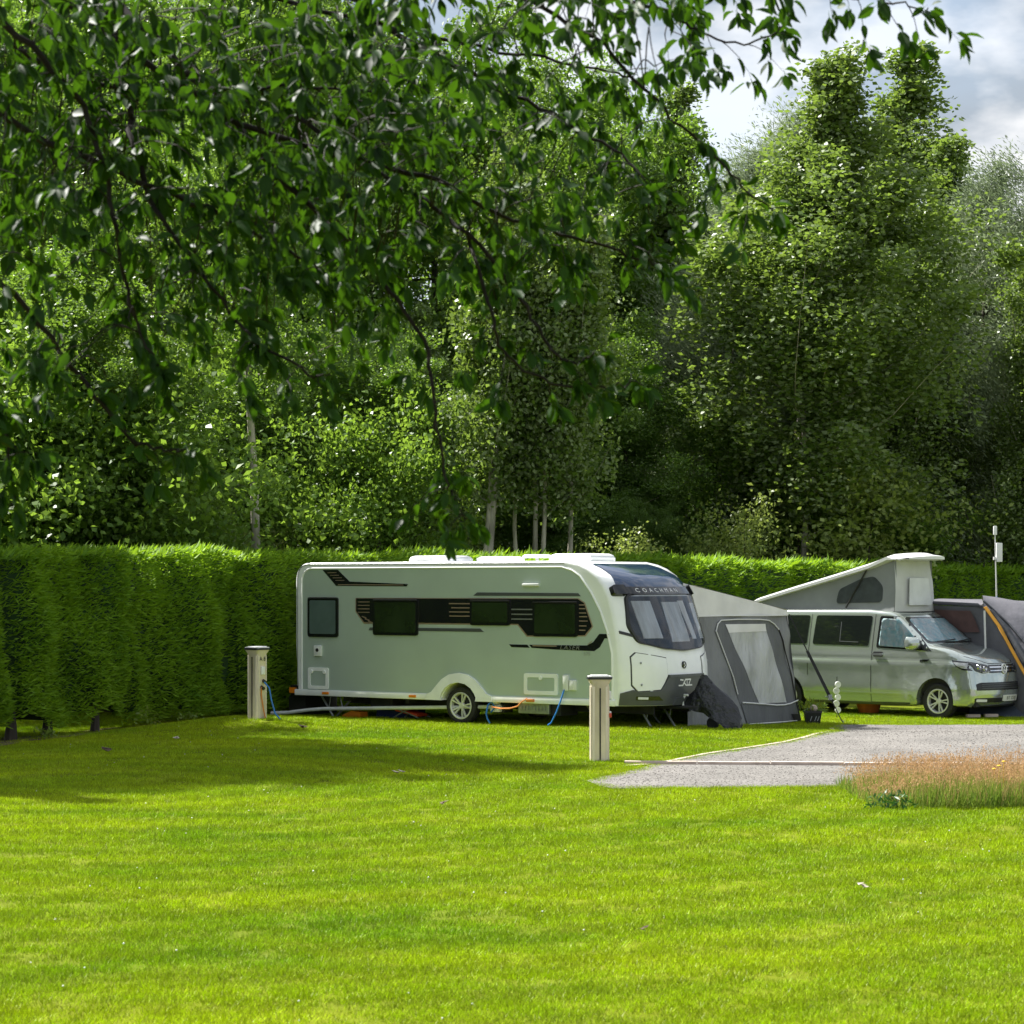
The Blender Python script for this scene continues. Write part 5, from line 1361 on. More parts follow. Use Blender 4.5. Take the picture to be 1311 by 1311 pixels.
# nose
vpatch('bonnet_line', [(-.86, 1.20), (-.40, 1.035), (.40, 1.035), (.86, 1.20), (.86, 1.19), (.40, 1.022), (-.40, 1.022), (-.86, 1.19)], '+x', 0, .002, M['ink'], van, .1)
gl = rpoly([(-.45, .855), (.45, .855), (.44, 1.0), (-.44, 1.0)], .02)
gr = vpatch('grille', gl, '+x', 0, .012, M['black_gloss'])
for z in (.895, .955):
    for y0, y1 in ((-.44, -.09), (.09, .44)): vpatch('grille_bar', [(y0, z - .009), (y1, z - .009), (y1, z + .009), (y0, z + .009)], '+x', .012, .012, M['chrome'], gr)
for sg in (-1, 1):
    hp = [(sg * .45, .865), (sg * .62, .85), (sg * .78, .90), (sg * .85, 1.03), (sg * .84, 1.075), (sg * .45, 1.0)]
    if sg > 0: hp = hp[::-1]
    hl = vpatch('headlamp', rpoly(hp, .02), '+x', 0, .006, M['grey_plastic'], van, .05)
    hs = rpoly([(.30, 1.10), (.74, 1.05), (.72, .90), (.52, .915), (.40, .98)], .03)
    vpatch('lamp_side', hs, '-y' if sg < 0 else '+y', 0, .006, M['black_gloss'], hl, .05)
    vpatch('lamp_insert', ring(hs, .035), '-y' if sg < 0 else '+y', .006, .005, M['lamp_pale'], hl, .05)
    for y0, z0, r in ((.56, .935, .052), (.69, .965, .056)):
        p, n_ = _cast(VB, sg * y0, z0, '+x'); n_ = (n_ + Vector((1, 0, 0))).normalized()
        bm = B(); lathe(bm, [(.001, .008), (r * .35, .012), (r * .45, .006), (r * .8, .020), (r, .026), (r * 1.05, .0)], 18, Matrix.Translation(p + n_ * .006) @ n_.to_track_quat('Z', 'Y').to_matrix().to_4x4())
        obj('reflector', bm, M['chrome'], hl, smooth=True)
    vpatch('lamp_trim', [(sg * .46, .868), (sg * .62, .856), (sg * .62, .874), (sg * .46, .886)][::-sg], '+x', .006, .006, M['white_plastic'], hl)
    vpatch('cover_glass', rpoly(hp, .02), '+x', .034, .003, M['lamp_glass'], hl, .05)
    vpatch('fog_lamp', rpoly([(sg * .80, .335), (sg * .58, .33), (sg * .58, .375), (sg * .80, .385)][::-sg], .01), '+x', .012, .01, M['white_plastic'])
lg = vpatch('lower_grille', rpoly([(-.80, .54), (.80, .54), (.80, .655), (.70, .685), (-.70, .685), (-.80, .655)], .02), '+x', 0, .006, M['black_plastic'])
for z in (.575, .615, .65): vpatch('grille_bar', [(-.70, z - .006), (.70, z - .006), (.70, z + .006), (-.70, z + .006)], '+x', .006, .014, M['grey_plastic'], lg)
vpatch('bumper_strip', rpoly([(-.82, .32), (.82, .32), (.82, .40), (-.82, .40)], .02), '+x', 0, .010, M['black_plastic'])
vpatch('chin_lip', [(-.80, .235), (.80, .235), (.82, .262), (-.82, .262)], '+x', 0, .012, M['black_plastic'])
npz = vpatch('number_plate', rpoly([(-.14, .335), (.38, .335), (.38, .445), (-.14, .445)], .01), '+x', .01, .02, M['plate'], van, .1)
obj('plate_lettering', lettering(VB, 'BT DXJ', .085, '+x', .14, .39, .033, 1.05, sx=1.25), M['ink'], npz)
p, n_ = _cast(VB, 0, .925, '+x'); n_ = Vector((1, 0, .12)).normalized()
EM = Matrix.Translation(p + n_ * .012) @ n_.to_track_quat('Z', 'Y').to_matrix().to_4x4()
bm = B(); lathe(bm, [(.074, .012), (.084, .020), (.094, .016), (.097, 0)], 28, EM); bmz = obj('emblem', bm, M['mark'], van, smooth=True)
bm = B(); lathe(bm, [(.001, .006), (.076, .006)], 24, EM); obj('emblem_disc', bm, M['black_gloss'], bmz)
# V over W inside the ring
q_ = n_.to_track_quat('Z', 'Y')
side = Vector((0, 1, 0)); up_ = n_.cross(side).normalized()
def em_tf(u, v): return p + n_ * .030 + side * u + up_ * v
bm = B(); stroke(bm, [(-.036, .064), (0, .006), (.036, .064)], .017, em_tf); stroke(bm, [(-.070, .030), (-.034, -.062), (0, -.008), (.034, -.062), (.070, .030)], .017, em_tf); obj('mark', bm, M['mark'], bmz)
# pop-up roof
def lid_z(x): return 2.12 + (x + 4.3) * (2.945 - 2.12) / 3.3
bm = B()
st = [(-4.34, .02, .06), (-4.25, 0, .09), (-3.4, 0, .10), (-2.4, 0, .10), (-1.6, 0, .105), (-1.15, .0, .11), (-.95, .0, .10), (-.80, .025, .07), (-.66, .045, .035), (-.60, .05, .012)]
rows = []
for x, dz, th in st:
    zb = min(lid_z(x), 2.955) + dz - (.03 if x > -.9 else 0)
    row = []
    for k in range(13):
        y = -.75 + 1.5 * k / 12; cv = .05 * (1 - (y / .75) ** 2); e = .035 if k in (0, 12) else 0
        xx = x - .33 * abs(y / .75) ** 2.6 * float(ss(-1.8, -.6, x))
        row.append((xx, y, zb + th + cv - e, zb + e * .3))
    rows.append(row)
tp_ = [[bm.verts.new((a[0], a[1], a[2])) for a in r] for r in rows]; bt_ = [[bm.verts.new((a[0], a[1], a[3])) for a in r] for r in rows]
for a in range(len(rows) - 1):
    for k in range(12):
        bm.faces.new((tp_[a][k], tp_[a + 1][k], tp_[a + 1][k + 1], tp_[a][k + 1])); bm.faces.new((bt_[a][k], bt_[a][k + 1], bt_[a + 1][k + 1], bt_[a + 1][k]))
    for k in (0, 12): bm.faces.new((tp_[a][k], bt_[a][k], bt_[a + 1][k], tp_[a + 1][k]))
for a in (0, -1):
    for k in range(12): bm.faces.new((tp_[a][k], tp_[a][k + 1], bt_[a][k + 1], bt_[a][k]))
lid = obj('lifting_roof', bm, M['lid'], van, smooth=True, angle=40)
def side_cloth(sg, x, z, off=0):
    t = (z - 2.02) / .9
    return Vector((x, sg * (.70 - .07 * t - .025 * sin(pi * min(1, max(0, t)))) + sg * off, z))
for sg in (-1, 1):
    bm = B(); nn = 16; prev = None
    for i in range(nn + 1):
        x = -4.2 + (3.12) * i / nn; zt = lid_z(x) + .02
        col_ = [bm.verts.new(side_cloth(sg, x, 1.99 + (zt - 1.99) * k / 5) + Vector((0, sg * .008 * sin(i * 1.7 + k), 0))) for k in range(6)]
        if prev:
            for k in range(5): bm.faces.new((prev[k], col_[k], col_[k + 1], prev[k + 1]))
        prev = col_
    obj('side_canvas', bm, M['canvas_grey'], van, smooth=True)
    bm = B(); wp = rpoly([(-2.41, 2.13), (-1.36, 2.16), (-1.36, 2.46), (-1.56, 2.655), (-1.88, 2.60), (-2.36, 2.40)], .08)
    f = bm.faces.new([bm.verts.new(side_cloth(sg, x, z, .014)) for x, z in wp]); tri(bm, [f]); obj('mesh_window', bm, M['window_mesh'], van)
    bm = B(); tube(bm, [side_cloth(sg, -1.70, 2.82, .03), side_cloth(sg, -2.16, 2.05, .03)], .016, 6); obj('gas_strut', bm, M['black_plastic'], van)
bm = B(); prev = None
for i in range(9):
    t = i / 8; y = -1 + 2 * t
    col_ = []
    for k in range(6):
        u = k / 5; z = 1.98 + (2.95 - 1.98) * u
        hwid = .70 - .07 * u
        col_.append(bm.verts.new((-1.075 + .10 * (1 - y * y) - .06 * u + .03 * sin(pi * u), hwid * y, z)))
    if prev:
        for k in range(5): bm.faces.new((prev[k], prev[k + 1], col_[k + 1], col_[k]))
    prev = col_
obj('front_canvas', bm, M['canvas_pale'], van, smooth=True)
FB = BVHTree.FromPolygons([(-.93 - .0, -2, 1.9), (-.93, 2, 1.9), (-.99, 2, 3), (-.99, -2, 3)], [(0, 1, 2, 3)])
bm = patch(FB, rpoly([(-.42, 2.10), (.38, 2.10), (.30, 2.62), (-.36, 2.62)], .03), '+x', .01, .008, .2); obj('canvas_window', bm, M['clear_vinyl'], van)
# side awning case along the far roof edge
bm = B(); box(bm, (-1.4, .86, 2.0), (2.6, .10, .11), bev=.03); obj('awning_case', bm, M['black_plastic'], van, smooth=True)

# ------------------------------------------------------------------ the caravan awning
aw = thing('awning', 'grey caravan awning with pale sloping roof and frosted side window beyond the nose', 'awning', (*cw(3.15, 1.2), 0), CA)
# local frame: x forward, y out from the caravan, origin at the wall (3.15, 1.2)
def awp(ly, z, bow=1.0):
    """point on the side wall of the awning for a given distance out and height (leans a little, sags between poles)"""
    t = (ly - 1.2) / 3.4
    x = .02 + .10 * max(0, (1.75 - z)) / 1.9 * 1.0 + bow * .03 * sin(pi * max(0, min(1, t)))
    return Vector((x, ly - 1.2, z))
GA = -.22
def zroof(ly): return 2.27 - (ly - 1.18) * (2.27 - 1.83) / 3.2
def outer(z): return 4.40 + (1.8 - z) * .13
def sheet(name, fn, nu, nv, m, parent=aw, flip=False):
    bm = B(); G_ = [[bm.verts.new(fn(i / nu, j / nv)) for j in range(nv + 1)] for i in range(nu + 1)]
    for i in range(nu):
        for j in range(nv):
            bm.faces.new((G_[i][j], G_[i + 1][j], G_[i + 1][j + 1], G_[i][j + 1]))
    return obj(name, bm, m, parent, smooth=True, angle=60)
def wob(u, v, a=.026): return a * .6 * sin(u * 15 + v * 4) + a * .7 * sin(v * 12 + u * 3.1) * v * (1 - v) * 2 + a * .8 * sin(u * 9 - v * 17) * u * v
sheet('side_wall', lambda u, v: awp(.85 + (outer(GA + v * 1.97) - .85) * u, GA + v * 1.97) + Vector((wob(u, v), 0, 0)), 64, 40, M['awning_mid'])
sheet('gable', lambda u, v: awp(.85 + 3.55 * u, 1.75 + (zroof(.85 + 3.55 * u) - 1.75) * v) + Vector((.012 + wob(u, v, .005), 0, 0)), 16, 4, M['awning_pale'])
sheet('roof', lambda u, v: Vector((.05 - 4.9 * u, .0 + 3.2 * v, zroof(1.2 + 3.2 * v) + .01 + .02 * sin(u * 12) * sin(pi * v))), 20, 10, M['awning_pale'])
sheet('front_wall', lambda u, v: Vector((awp(4.6, GA + v * 2.05).x - 4.9 * u, outer(GA + v * 2.05) - 1.2 + wob(u * 3, v, .01), GA + v * 2.05)), 24, 12, M['awning_mid'])
sheet('front_post', lambda u, v: awp(outer(GA + v * 2.02) - .02 + .26 * u, GA + v * 2.03) + Vector((.008 - .16 * u, 0, 0)), 4, 10, M['awning_mid'])
def wall_patch(name, pts, off, m, seg=.05):
    bm = B()
    f = bm.faces.new([bm.verts.new((a, b, 0)) for a, b in pts]); tri(bm, [f])
    us = [a for a, b in pts]; ws_ = [b for a, b in pts]
    slice_grid(bm, frange(min(us), max(us), seg)[1:-1], frange(min(ws_), max(ws_), seg)[1:-1])
    for v in bm.verts:
        a, b = v.co.x, v.co.y; u = (a - .85) / (outer(b) - .85); vv_ = (b - GA) / 1.97
        v.co = awp(a, b) + Vector((wob(u, vv_) + off, 0, 0))
    return obj(name, bm, m, aw, smooth=True)
wall_patch('dark_panel', rpoly([(1.80, 1.50), (1.92, 1.66), (2.1, 1.69), (3.6, 1.66), (3.95, 1.58), (4.10, 1.45), (4.26, 1.1), (4.55, .18), (4.68, -.21), (2.75, -.21), (2.2, .86)], .04), .006, M['awning_dark'])
wp = [(2.18, 1.60), (3.50, 1.58), (3.58, 1.45), (4.18, .19), (3.22, .21), (2.28, 1.45)]
wall_patch('side_window', wp, .012, M['awning_window'])
wall_patch('window_header', [(2.16, 1.61), (3.52, 1.60), (3.56, 1.47), (2.26, 1.46)], .018, M['awning_pale'])
wall_patch('mud_skirt', [(2.55, .24), (3.4, .18), (4.1, .15), (4.60, .19), (4.72, GA + .01), (2.75, GA + .01)], .016, M['awning_dark'])
def wall_line(name, pts, r, off=.022, m=M['piping']):
    bm = B(); P_ = []
    for (a, b) in pts:
        u = (a - .85) / (outer(b) - .85); P_.append(awp(a, b) + Vector((wob(u, (b - GA) / 1.97) + off, 0, 0)))
    tube(bm, P_, r, 5); return obj(name, bm, m, aw)
wall_line('piping', [(2.45, .40), (2.3, .7), (2.1, 1.05), (1.95, 1.3), (1.83, 1.5), (1.90, 1.62), (2.02, 1.68), (2.6, 1.69), (3.3, 1.68), (3.66, 1.66), (3.9, 1.59), (4.05, 1.49)], .011)
wall_line('zip', [(4.05, 1.49), (4.15, 1.3), (4.24, 1.12), (4.4, .65), (4.55, .2), (4.68, -.2)], .012, .022, M['ink'])
wall_line('skirt_piping', [(2.58, .25), (3.0, .22), (3.4, .19), (3.8, .155), (4.07, .15), (4.3, .165), (4.62, .21)], .013, .03)
wall_line('hem', [(2.78, -.13), (3.3, -.14), (4.0, -.15), (4.5, -.15)], .010, .03)
wall_line('seam', [(1.2, 1.75), (2.2, 1.755), (3.3, 1.745), (4.38, 1.74)], .009, .022)
wall_patch('corner_flap', [(4.30, -.02), (4.62, -.04), (4.70, -.2), (4.42, -.2)], .026, M['strap'])
bm = B(); tube(bm, [(-.05, 3.15, GA), (-.05, 3.17, 1.80)], .016, 8); tube(bm, [(-.05, 3.17, 1.80), (-4.8, 3.17, 1.82)], .016, 8); tube(bm, [(-.03, 0, 2.24), (-.03, 3.17, 1.81)], .014, 8)
obj('pole', bm, M['steel'], aw)
# storm strap down to its peg
P1 = Vector((*cw(3.2, 4.42), 1.76)); P2 = Vector((5.93, 42.0, -.19))
stp = thing('storm_strap', 'black storm strap pulled taut from the awning corner to a peg by the gravel', 'strap', (P2.x, P2.y, P2.z))
bm = B(); dv = P1 - P2; wd_dir = Vector((.8, -.6, 0)).cross(dv).normalized(); wd_dir = Vector((.95, .3, 0))
for t0, t1, w0, w1 in ((0, .28, .02, .022), (.2, .66, .075, .06), (.66, 1, .028, .022)):
    a = dv * t0; b = dv * t1
    L_ = []
    for pnt, ww in ((a, w0), (b, w1)):
        L_ += [bm.verts.new(pnt + wd_dir * ww * sx + Vector((0, -.004 * sy, .0)) * 1.0) for sx, sy in ((-.5, -1), (.5, -1), (.5, 1), (-.5, 1))]
    for k in range(4): bm.faces.new((L_[k], L_[(k + 1) % 4], L_[4 + (k + 1) % 4], L_[4 + k]))
    bm.faces.new(L_[:4]); bm.faces.new(L_[4:][::-1])
obj('webbing', bm, M['strap'], stp)
bm = B(); box(bm, dv * .235, (.07, .03, .10), bev=.008); tube(bm, [dv * .22 + Vector((-.10, 0, .05)), dv * .24 + Vector((.06, 0, -.04))], .012, 6); obj('buckle', bm, M['steel'], stp)
bm = B(); tube(bm, [(0, 0, .05), (.05, 0, -.12)], .008, 6); obj('peg', bm, M['steel'], stp)

# ------------------------------------------------------------------ small things by the pitch
# hanging line of white rings on a stake
hx, hy_ = 6.05, 43.6
hp = thing('ring_ornament', 'row of five white rings hanging one above another on a thin stake', 'ornament', (hx, hy_, g(hx, hy_)))
bm = B(); tube(bm, [(0, .03, -.05), (0, .03, .78)], .008, 6); obj('stake', bm, M['black_plastic'], hp)
for k in range(5):
    bm = B(); z = .16 + .118 * k
    Mk = Matrix.Translation(((-1) ** k * .014, 0, z)) @ Matrix.Rotation(radians(90), 4, 'X') @ Matrix.Rotation(.3 * (-1) ** k, 4, 'Y')
    lathe(bm, [(.024, .012), (.058, .012), (.062, 0), (.058, -.012), (.024, -.012)], 16, Mk, closed=True)
    lathe(bm, [(.001, .004), (.024, .004)], 10, Mk)
    obj('ring', bm, M['white_plastic'], hp, smooth=True)
# square black planter
px_, py_ = 5.38, 41.95
pl = thing('planter', 'square black planter with a leafy plant and a pale stone by the awning corner', 'planter', (px_, py_, g(px_, py_)))
bm = B()
q = [[bm.verts.new((a * s_, b * s_, z)) for a, b in ((-1, -1), (1, -1), (1, 1), (-1, 1))] for s_, z in ((.12, 0), (.145, .20), (.155, .20), (.155, .235), (.125, .235), (.12, .17))]
for a, b in zip(q[:-1], q[1:]):
    for i in range(4): bm.faces.new((a[i], a[(i + 1) % 4], b[(i + 1) % 4], b[i]))
bm.faces.new(q[0]); bm.faces.new(q[-1]); obj('pot', bm, M['black_plastic'], pl)
bm = B()
for x0 in (-.06, .02, .07):
    stroke(bm, [(x0, .06), (x0 + .03, .14)], .012, lambda u, v: Vector((u, -.150, v)))
obj('pot_pattern', bm, M['steel'], pl)
n = 90
st_ = RNG.normal(0, 1, (n, 3)) * np.array([.08, .07, 0]) + np.array([0, 0, .22]); d = unit(RNG.normal(0, 1, (n, 3)) * np.array([1, .8, .5]) + np.array([.1, -.1, .9]))
st_ = st_ + d * RNG.uniform(0, .17, (n, 1))
vv, ff = leaf_quads(st_, unit(d + RNG.normal(0, .5, (n, 3))), RNG.uniform(.07, .16, n), .035)
npmesh('leaves', vv, ff, M['weed'], pl)
bm = B(); bmesh.ops.create_icosphere(bm, subdivisions=2, radius=.075, matrix=Matrix.Translation((.01, -.07, .28)) @ Matrix.Diagonal((1, 1, .9, 1))); obj('stone', bm, M['edging'], pl, smooth=True)
# orange tub and oddments under the van
bm = B(); lathe(bm, [(.001, .0), (.19, .0), (.25, .20), (.27, .205), (.27, .225), (.24, .225), (.185, .02)], 28)
o = obj('plastic_tub', bm, M['orange_tub'], label='shallow orange plastic tub on the grass under the van sill', cat='tub', smooth=True); o.location = (6.88, 45.2, g(6.88, 45.2) + .03)
# pale mast with a white box, behind the tent
ms = thing('aerial_mast', 'thin white mast with a white box near its top behind the hedge-side tent', 'mast', (9.72, 47, g(9.72, 47)))
bm = B(); tube(bm, [(0, 0, 0), (0, 0, 2.2), (-.03, 0, 3.4)], [.018, .016, .010], 8); obj('pole', bm, M['mast'], ms)
bm = B(); tube(bm, [(0, 0, 2.14), (0, 0, 2.25)], .022, 8); obj('clamp', bm, M['blue_hose'], ms)
bm = B(); box(bm, (.045, -.02, 3.14), (.12, .10, .38), bev=.012); obj('antenna_box', bm, M['white_plastic'], ms, smooth=True)
bm = B(); box(bm, (-.03, 0, 3.58), (.07, .06, .18), bev=.015); tube(bm, [(-.03, 0, 3.4), (-.03, 0, 3.5)], .008, 6); obj('sensor_head', bm, M['white_plastic'], ms, smooth=True)
bm = B(); box(bm, (-.04, -.02, 3.02), (.06, .05, .06)); obj('bracket', bm, M['mast'], ms)

# ------------------------------------------------------------------ the drive-away tent on the far side of the van
tn = thing('tent', 'grey drive-away tent with an amber edge strip standing beyond the van nose', 'tent', (9.9, 44.5, g(9.9, 44.5)))
t0 = Vector((9.9, 44.5, g(9.9, 44.5)))
def T_(p): return Vector(p) - t0
arcA = [(8.55, 45.6, -.2), (8.62, 45.3, .8), (8.74, 45.0, 1.45), (8.98, 44.62, 1.87), (9.21, 44.42, 1.50), (9.40, 44.15, 1.04), (9.60, 43.85, .57), (9.78, 43.55, .12), (9.86, 43.4, -.21)]
front = arcA[3:]
back = [(9.4, 46.9, 2.0), (10.4, 46.6, 1.96), (11.3, 46.0, 1.75), (12.1, 45.4, 1.2), (12.6, 45.0, .5), (12.7, 44.8, -.2)]
def interp(L_, t):
    L_ = [Vector(p) for p in L_]; f = t * (len(L_) - 1); i = min(int(f), len(L_) - 2); return L_[i].lerp(L_[i + 1], f - i)
def flank(u, v):
    a = interp(front, v); b = interp(back, v)
    q = a.lerp(b, u); q.z += .16 * sin(pi * u) * (1 - v) + .02 * sin(v * 21 + u * 8) * sin(pi * u); q.y -= .14 * sin(pi * u) * v
    return T_(q)
sheet('flank', flank, 18, 16, M['tent_pale'], tn)
def roofc(u, v):
    a = Vector((8.0, 45.55, 1.95)).lerp(Vector((8.98, 44.62, 1.875)), v); b = Vector((8.9, 47.2, 1.98)).lerp(Vector((9.4, 46.9, 2.0)), v)
    q = a.lerp(b, u); q.z += .05 * sin(pi * u); return T_(q)
sheet('roof', roofc, 8, 6, M['tent_pale'], tn)
def porch(u, v):
    top = Vector((8.05, 45.5, 1.90)).lerp(Vector((8.98, 44.64, 1.86)), u); bot = Vector((8.5, 45.6, -.2)).lerp(Vector((9.82, 43.5, -.2)), u)
    q = top.lerp(bot, v)
    e = interp(front, v)
    if u > .5: q = q.lerp(e, (u - .5) * 2)
    q.y += .10 * sin(pi * v) * (1 - u); q.x += .012 * sin(v * 19 + u * 9)
    return T_(q)
sheet('porch_wall', porch, 14, 14, M['tent_grey'], tn)
def brown(u, v):
    q = porch(.12 + .52 * u, .04 + .20 * v); q += Vector((-.02, -.06, 0)); return q
sheet('mesh_panel', brown, 6, 5, M['tent_brown'], tn)
def strip(name, L_, wd, off, m):
    bm = B(); P_ = [Vector(p) for p in L_]; prev = None
    for i, p in enumerate(P_):
        d = (P_[min(i + 1, len(P_) - 1)] - P_[max(i - 1, 0)]).normalized(); s_ = d.cross(Vector((.5, -.85, 0))).normalized()
        cur = [bm.verts.new(T_(p + s_ * wd / 2 * k + Vector((.5, -.85, 0)) * (off + o))) for k, o in ((-1, 0), (1, 0), (1, -.02), (-1, -.02))]
        if prev:
            for k in range(4): bm.faces.new((prev[k], prev[(k + 1) % 4], cur[(k + 1) % 4], cur[k]))
        else: bm.faces.new(cur)
        prev = cur
    bm.faces.new(prev[::-1]); return obj(name, bm, m, tn)
strip('amber_strip', front, .075, .05, M['tent_amber'])
bm = B(); tube(bm, [T_(Vector(p) + Vector((.14 + .10 * i / 5, -.02, -.06 + .02 * i))) for i, p in enumerate(front)], [.03, .06, .075, .08, .08, .08], 8); obj('air_beam', bm, M['tent_dark'], tn, smooth=True)
bm = B(); tube(bm, [T_(flank(.16, k / 8) + t0 + Vector((.0, -.05, .0))) for k in range(9)], .022, 6); obj('zip', bm, M['tent_dark'], tn)
bm = B(); tube(bm, [T_((8.96, 44.45, 1.80)), T_((8.99, 44.3, -.2))], .02, 8); obj('pole', bm, M['mast'], tn)
bm = B(); tube(bm, [T_((7.95, 45.6, 1.95)), T_((8.97, 44.62, 1.90))], .035, 8); obj('connecting_beam', bm, M['tent_pale'], tn)
bm = B(); box(bm, T_((8.02, 45.52, 1.91)), (.10, .12, .22), bev=.02); obj('beam_cap', bm, M['black_plastic'], tn)
def skirt(u, v):
    a = Vector((8.6, 44.1, -.19)).lerp(Vector((11.6, 42.9, -.19)), u)
    b = Vector((8.8, 44.9, .42)).lerp(Vector((11.6, 43.9, .55)), u)
    q = a.lerp(b, v); q.z += .05 * sin(u * 14) * (1 - v) + .03 * sin(u * 31 + v * 4) * v; return T_(q)
sheet('ground_skirt', skirt, 20, 6, M['groundsheet'], tn)
for k in range(2):  # two small pale boxes on the ground ahead of the van
    bm = B(); box(bm, (0, 0, .03), (.26, .10, .06), bev=.01)
    o = obj('pale_block', bm, M['edging'], label=('pale block lying on the grass just ahead of the van front wheel', 'pale block lying on the grass under the middle of the van bumper')[k], cat='block'); o.location = (8.55 + .35 * k, 43.45 + .1 * k, g(8.6, 43.5) + .03); o.rotation_euler = (0, 0, .2)

# ------------------------------------------------------------------ clump of tall dry grass
M['tall_grass'] = leaf_mat('tall_grass_blades', (.06, .15, .012), (.22, .28, .045), .40, (.30, .40, .05), rough=.6, spec=.2, patch_scale=2.5, patch=.6)
M['seed'] = leaf_mat('reddish_seed_heads', (.33, .19, .095), (.60, .39, .21), .3, (.55, .34, .15), rough=.8, spec=.1, patch_scale=2)
gc = thing('grass_clump', 'unmown clump of tall grass with hazy reddish seed heads beside the gravel', 'grass clump', (4.6, 24.6, 0))
def clump(n, zmin, zmax, wd, lean, seed_top=False):
    x = RNG.uniform(3.66, 6.6, n); y = RNG.uniform(23.75, 26.6, n)
    edge = np.minimum(1, (x - 3.55) / .7) * np.minimum(1, (y - 23.5) / .3)
    near = 23.75 + .35 * (1 - np.clip((x - 3.4) / .5, 0, 1)) + .08 * np.sin(x * 5)
    ok = (y > near) & (RNG.uniform(0, 1, n) < .35 + .65 * edge)
    x, y, edge = x[ok], y[ok], edge[ok]; n = len(x)
    h = RNG.uniform(zmin, zmax, n) * (.45 + .55 * edge) * (1 + .10 * np.sin(x * 3.3 + y * 2))
    d = unit(np.stack([RNG.normal(.10, lean, n), RNG.normal(0, lean, n), np.ones(n)], 1))
    b = np.stack([x - 4.6, y - 24.6, np.zeros(n) - .02], 1)
    return b, d, h
V_, F_ = [], []; o_ = 0
for n, z0, z1, wd, ln in ((14000, .15, .31, .008, .30), (6000, .22, .37, .006, .24), (5000, .06, .18, .010, .6)):
    b, d, h = clump(n, z0, z1, wd, ln)
    v, f = leaf_quads(b, d, h, wd, .15); V_.append(v); F_.append(f + o_); o_ += len(v)
npmesh('blades', np.concatenate(V_), np.concatenate(F_), M['tall_grass'], gc, kind='stuff')
V_, F_ = [], []; o_ = 0
b, d, h = clump(3800, .30, .46, .004, .18)
v, f = leaf_quads(b, d, h, .0035, .05); V_.append(v); F_.append(f + o_); o_ += len(v)
m = 7
bb = np.repeat(b + d * h[:, None] * .80, m, 0) + RNG.normal(0, .011, (len(b) * m, 3)) + np.repeat(d * h[:, None], m, 0) * RNG.uniform(0, .24, (len(b) * m, 1))
v, f = leaf_quads(bb, unit(np.repeat(d, m, 0) + RNG.normal(0, .5, (len(bb), 3))), .026, .007, .1); V_.append(v); F_.append(f + o_)
npmesh('seed_heads', np.concatenate(V_), np.concatenate(F_), M['seed'], gc, kind='stuff')
M['dock'] = leaf_mat('dark_dock_leaves', (.012, .07, .012), (.04, .13, .02), .25, (.06, .2, .02))
n = 120
b = np.stack([RNG.normal(3.86, .12, n) - 4.6, RNG.normal(23.78, .07, n) - 24.6, RNG.uniform(.0, .16, n)], 1)
v, f = leaf_quads(b, unit(RNG.normal(0, 1, (n, 3)) + np.array([0, -.2, .8])), RNG.uniform(.05, .10, n), .022)
npmesh('broad_leaves', v, f, M['dock'], gc)
for k, (x, y, z) in enumerate(((5.03, 24.2, .41), (5.09, 24.25, .45), (5.0, 24.3, .37))):
    bm = B(); lathe(bm, [(.001, .012), (.022, .006), (.024, 0), (.001, -.008)], 10, Matrix.Translation((x - 4.6, y - 24.6, z))); tube(bm, [(x - 4.6, y - 24.6, z), (x - 4.6, y - 24.6 + .02, 0)], .003, 4)
    obj('yellow_flower', bm, mat('yellow_petal', (.75, .45, .01), .6), gc)
# ------------------------------------------------------------------ the cherry tree whose boughs hang into the view
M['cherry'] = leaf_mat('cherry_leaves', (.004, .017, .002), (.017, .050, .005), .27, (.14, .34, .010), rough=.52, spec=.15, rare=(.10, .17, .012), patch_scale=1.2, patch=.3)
M['petiole'] = mat('red_leaf_stalk', (.16, .035, .03), .5)
TR = Vector((-4.3, 11.2, g(-4.3, 11.2)))
ch = thing('cherry_tree', 'leafy cherry tree whose dark hanging boughs fill the upper left of the view', 'tree', tuple(TR))
def bear(px, py, Y):
    return Vector(((px - 655.5) / 3000 * Y, Y, EYE + (750 - py) / 3000 * Y))
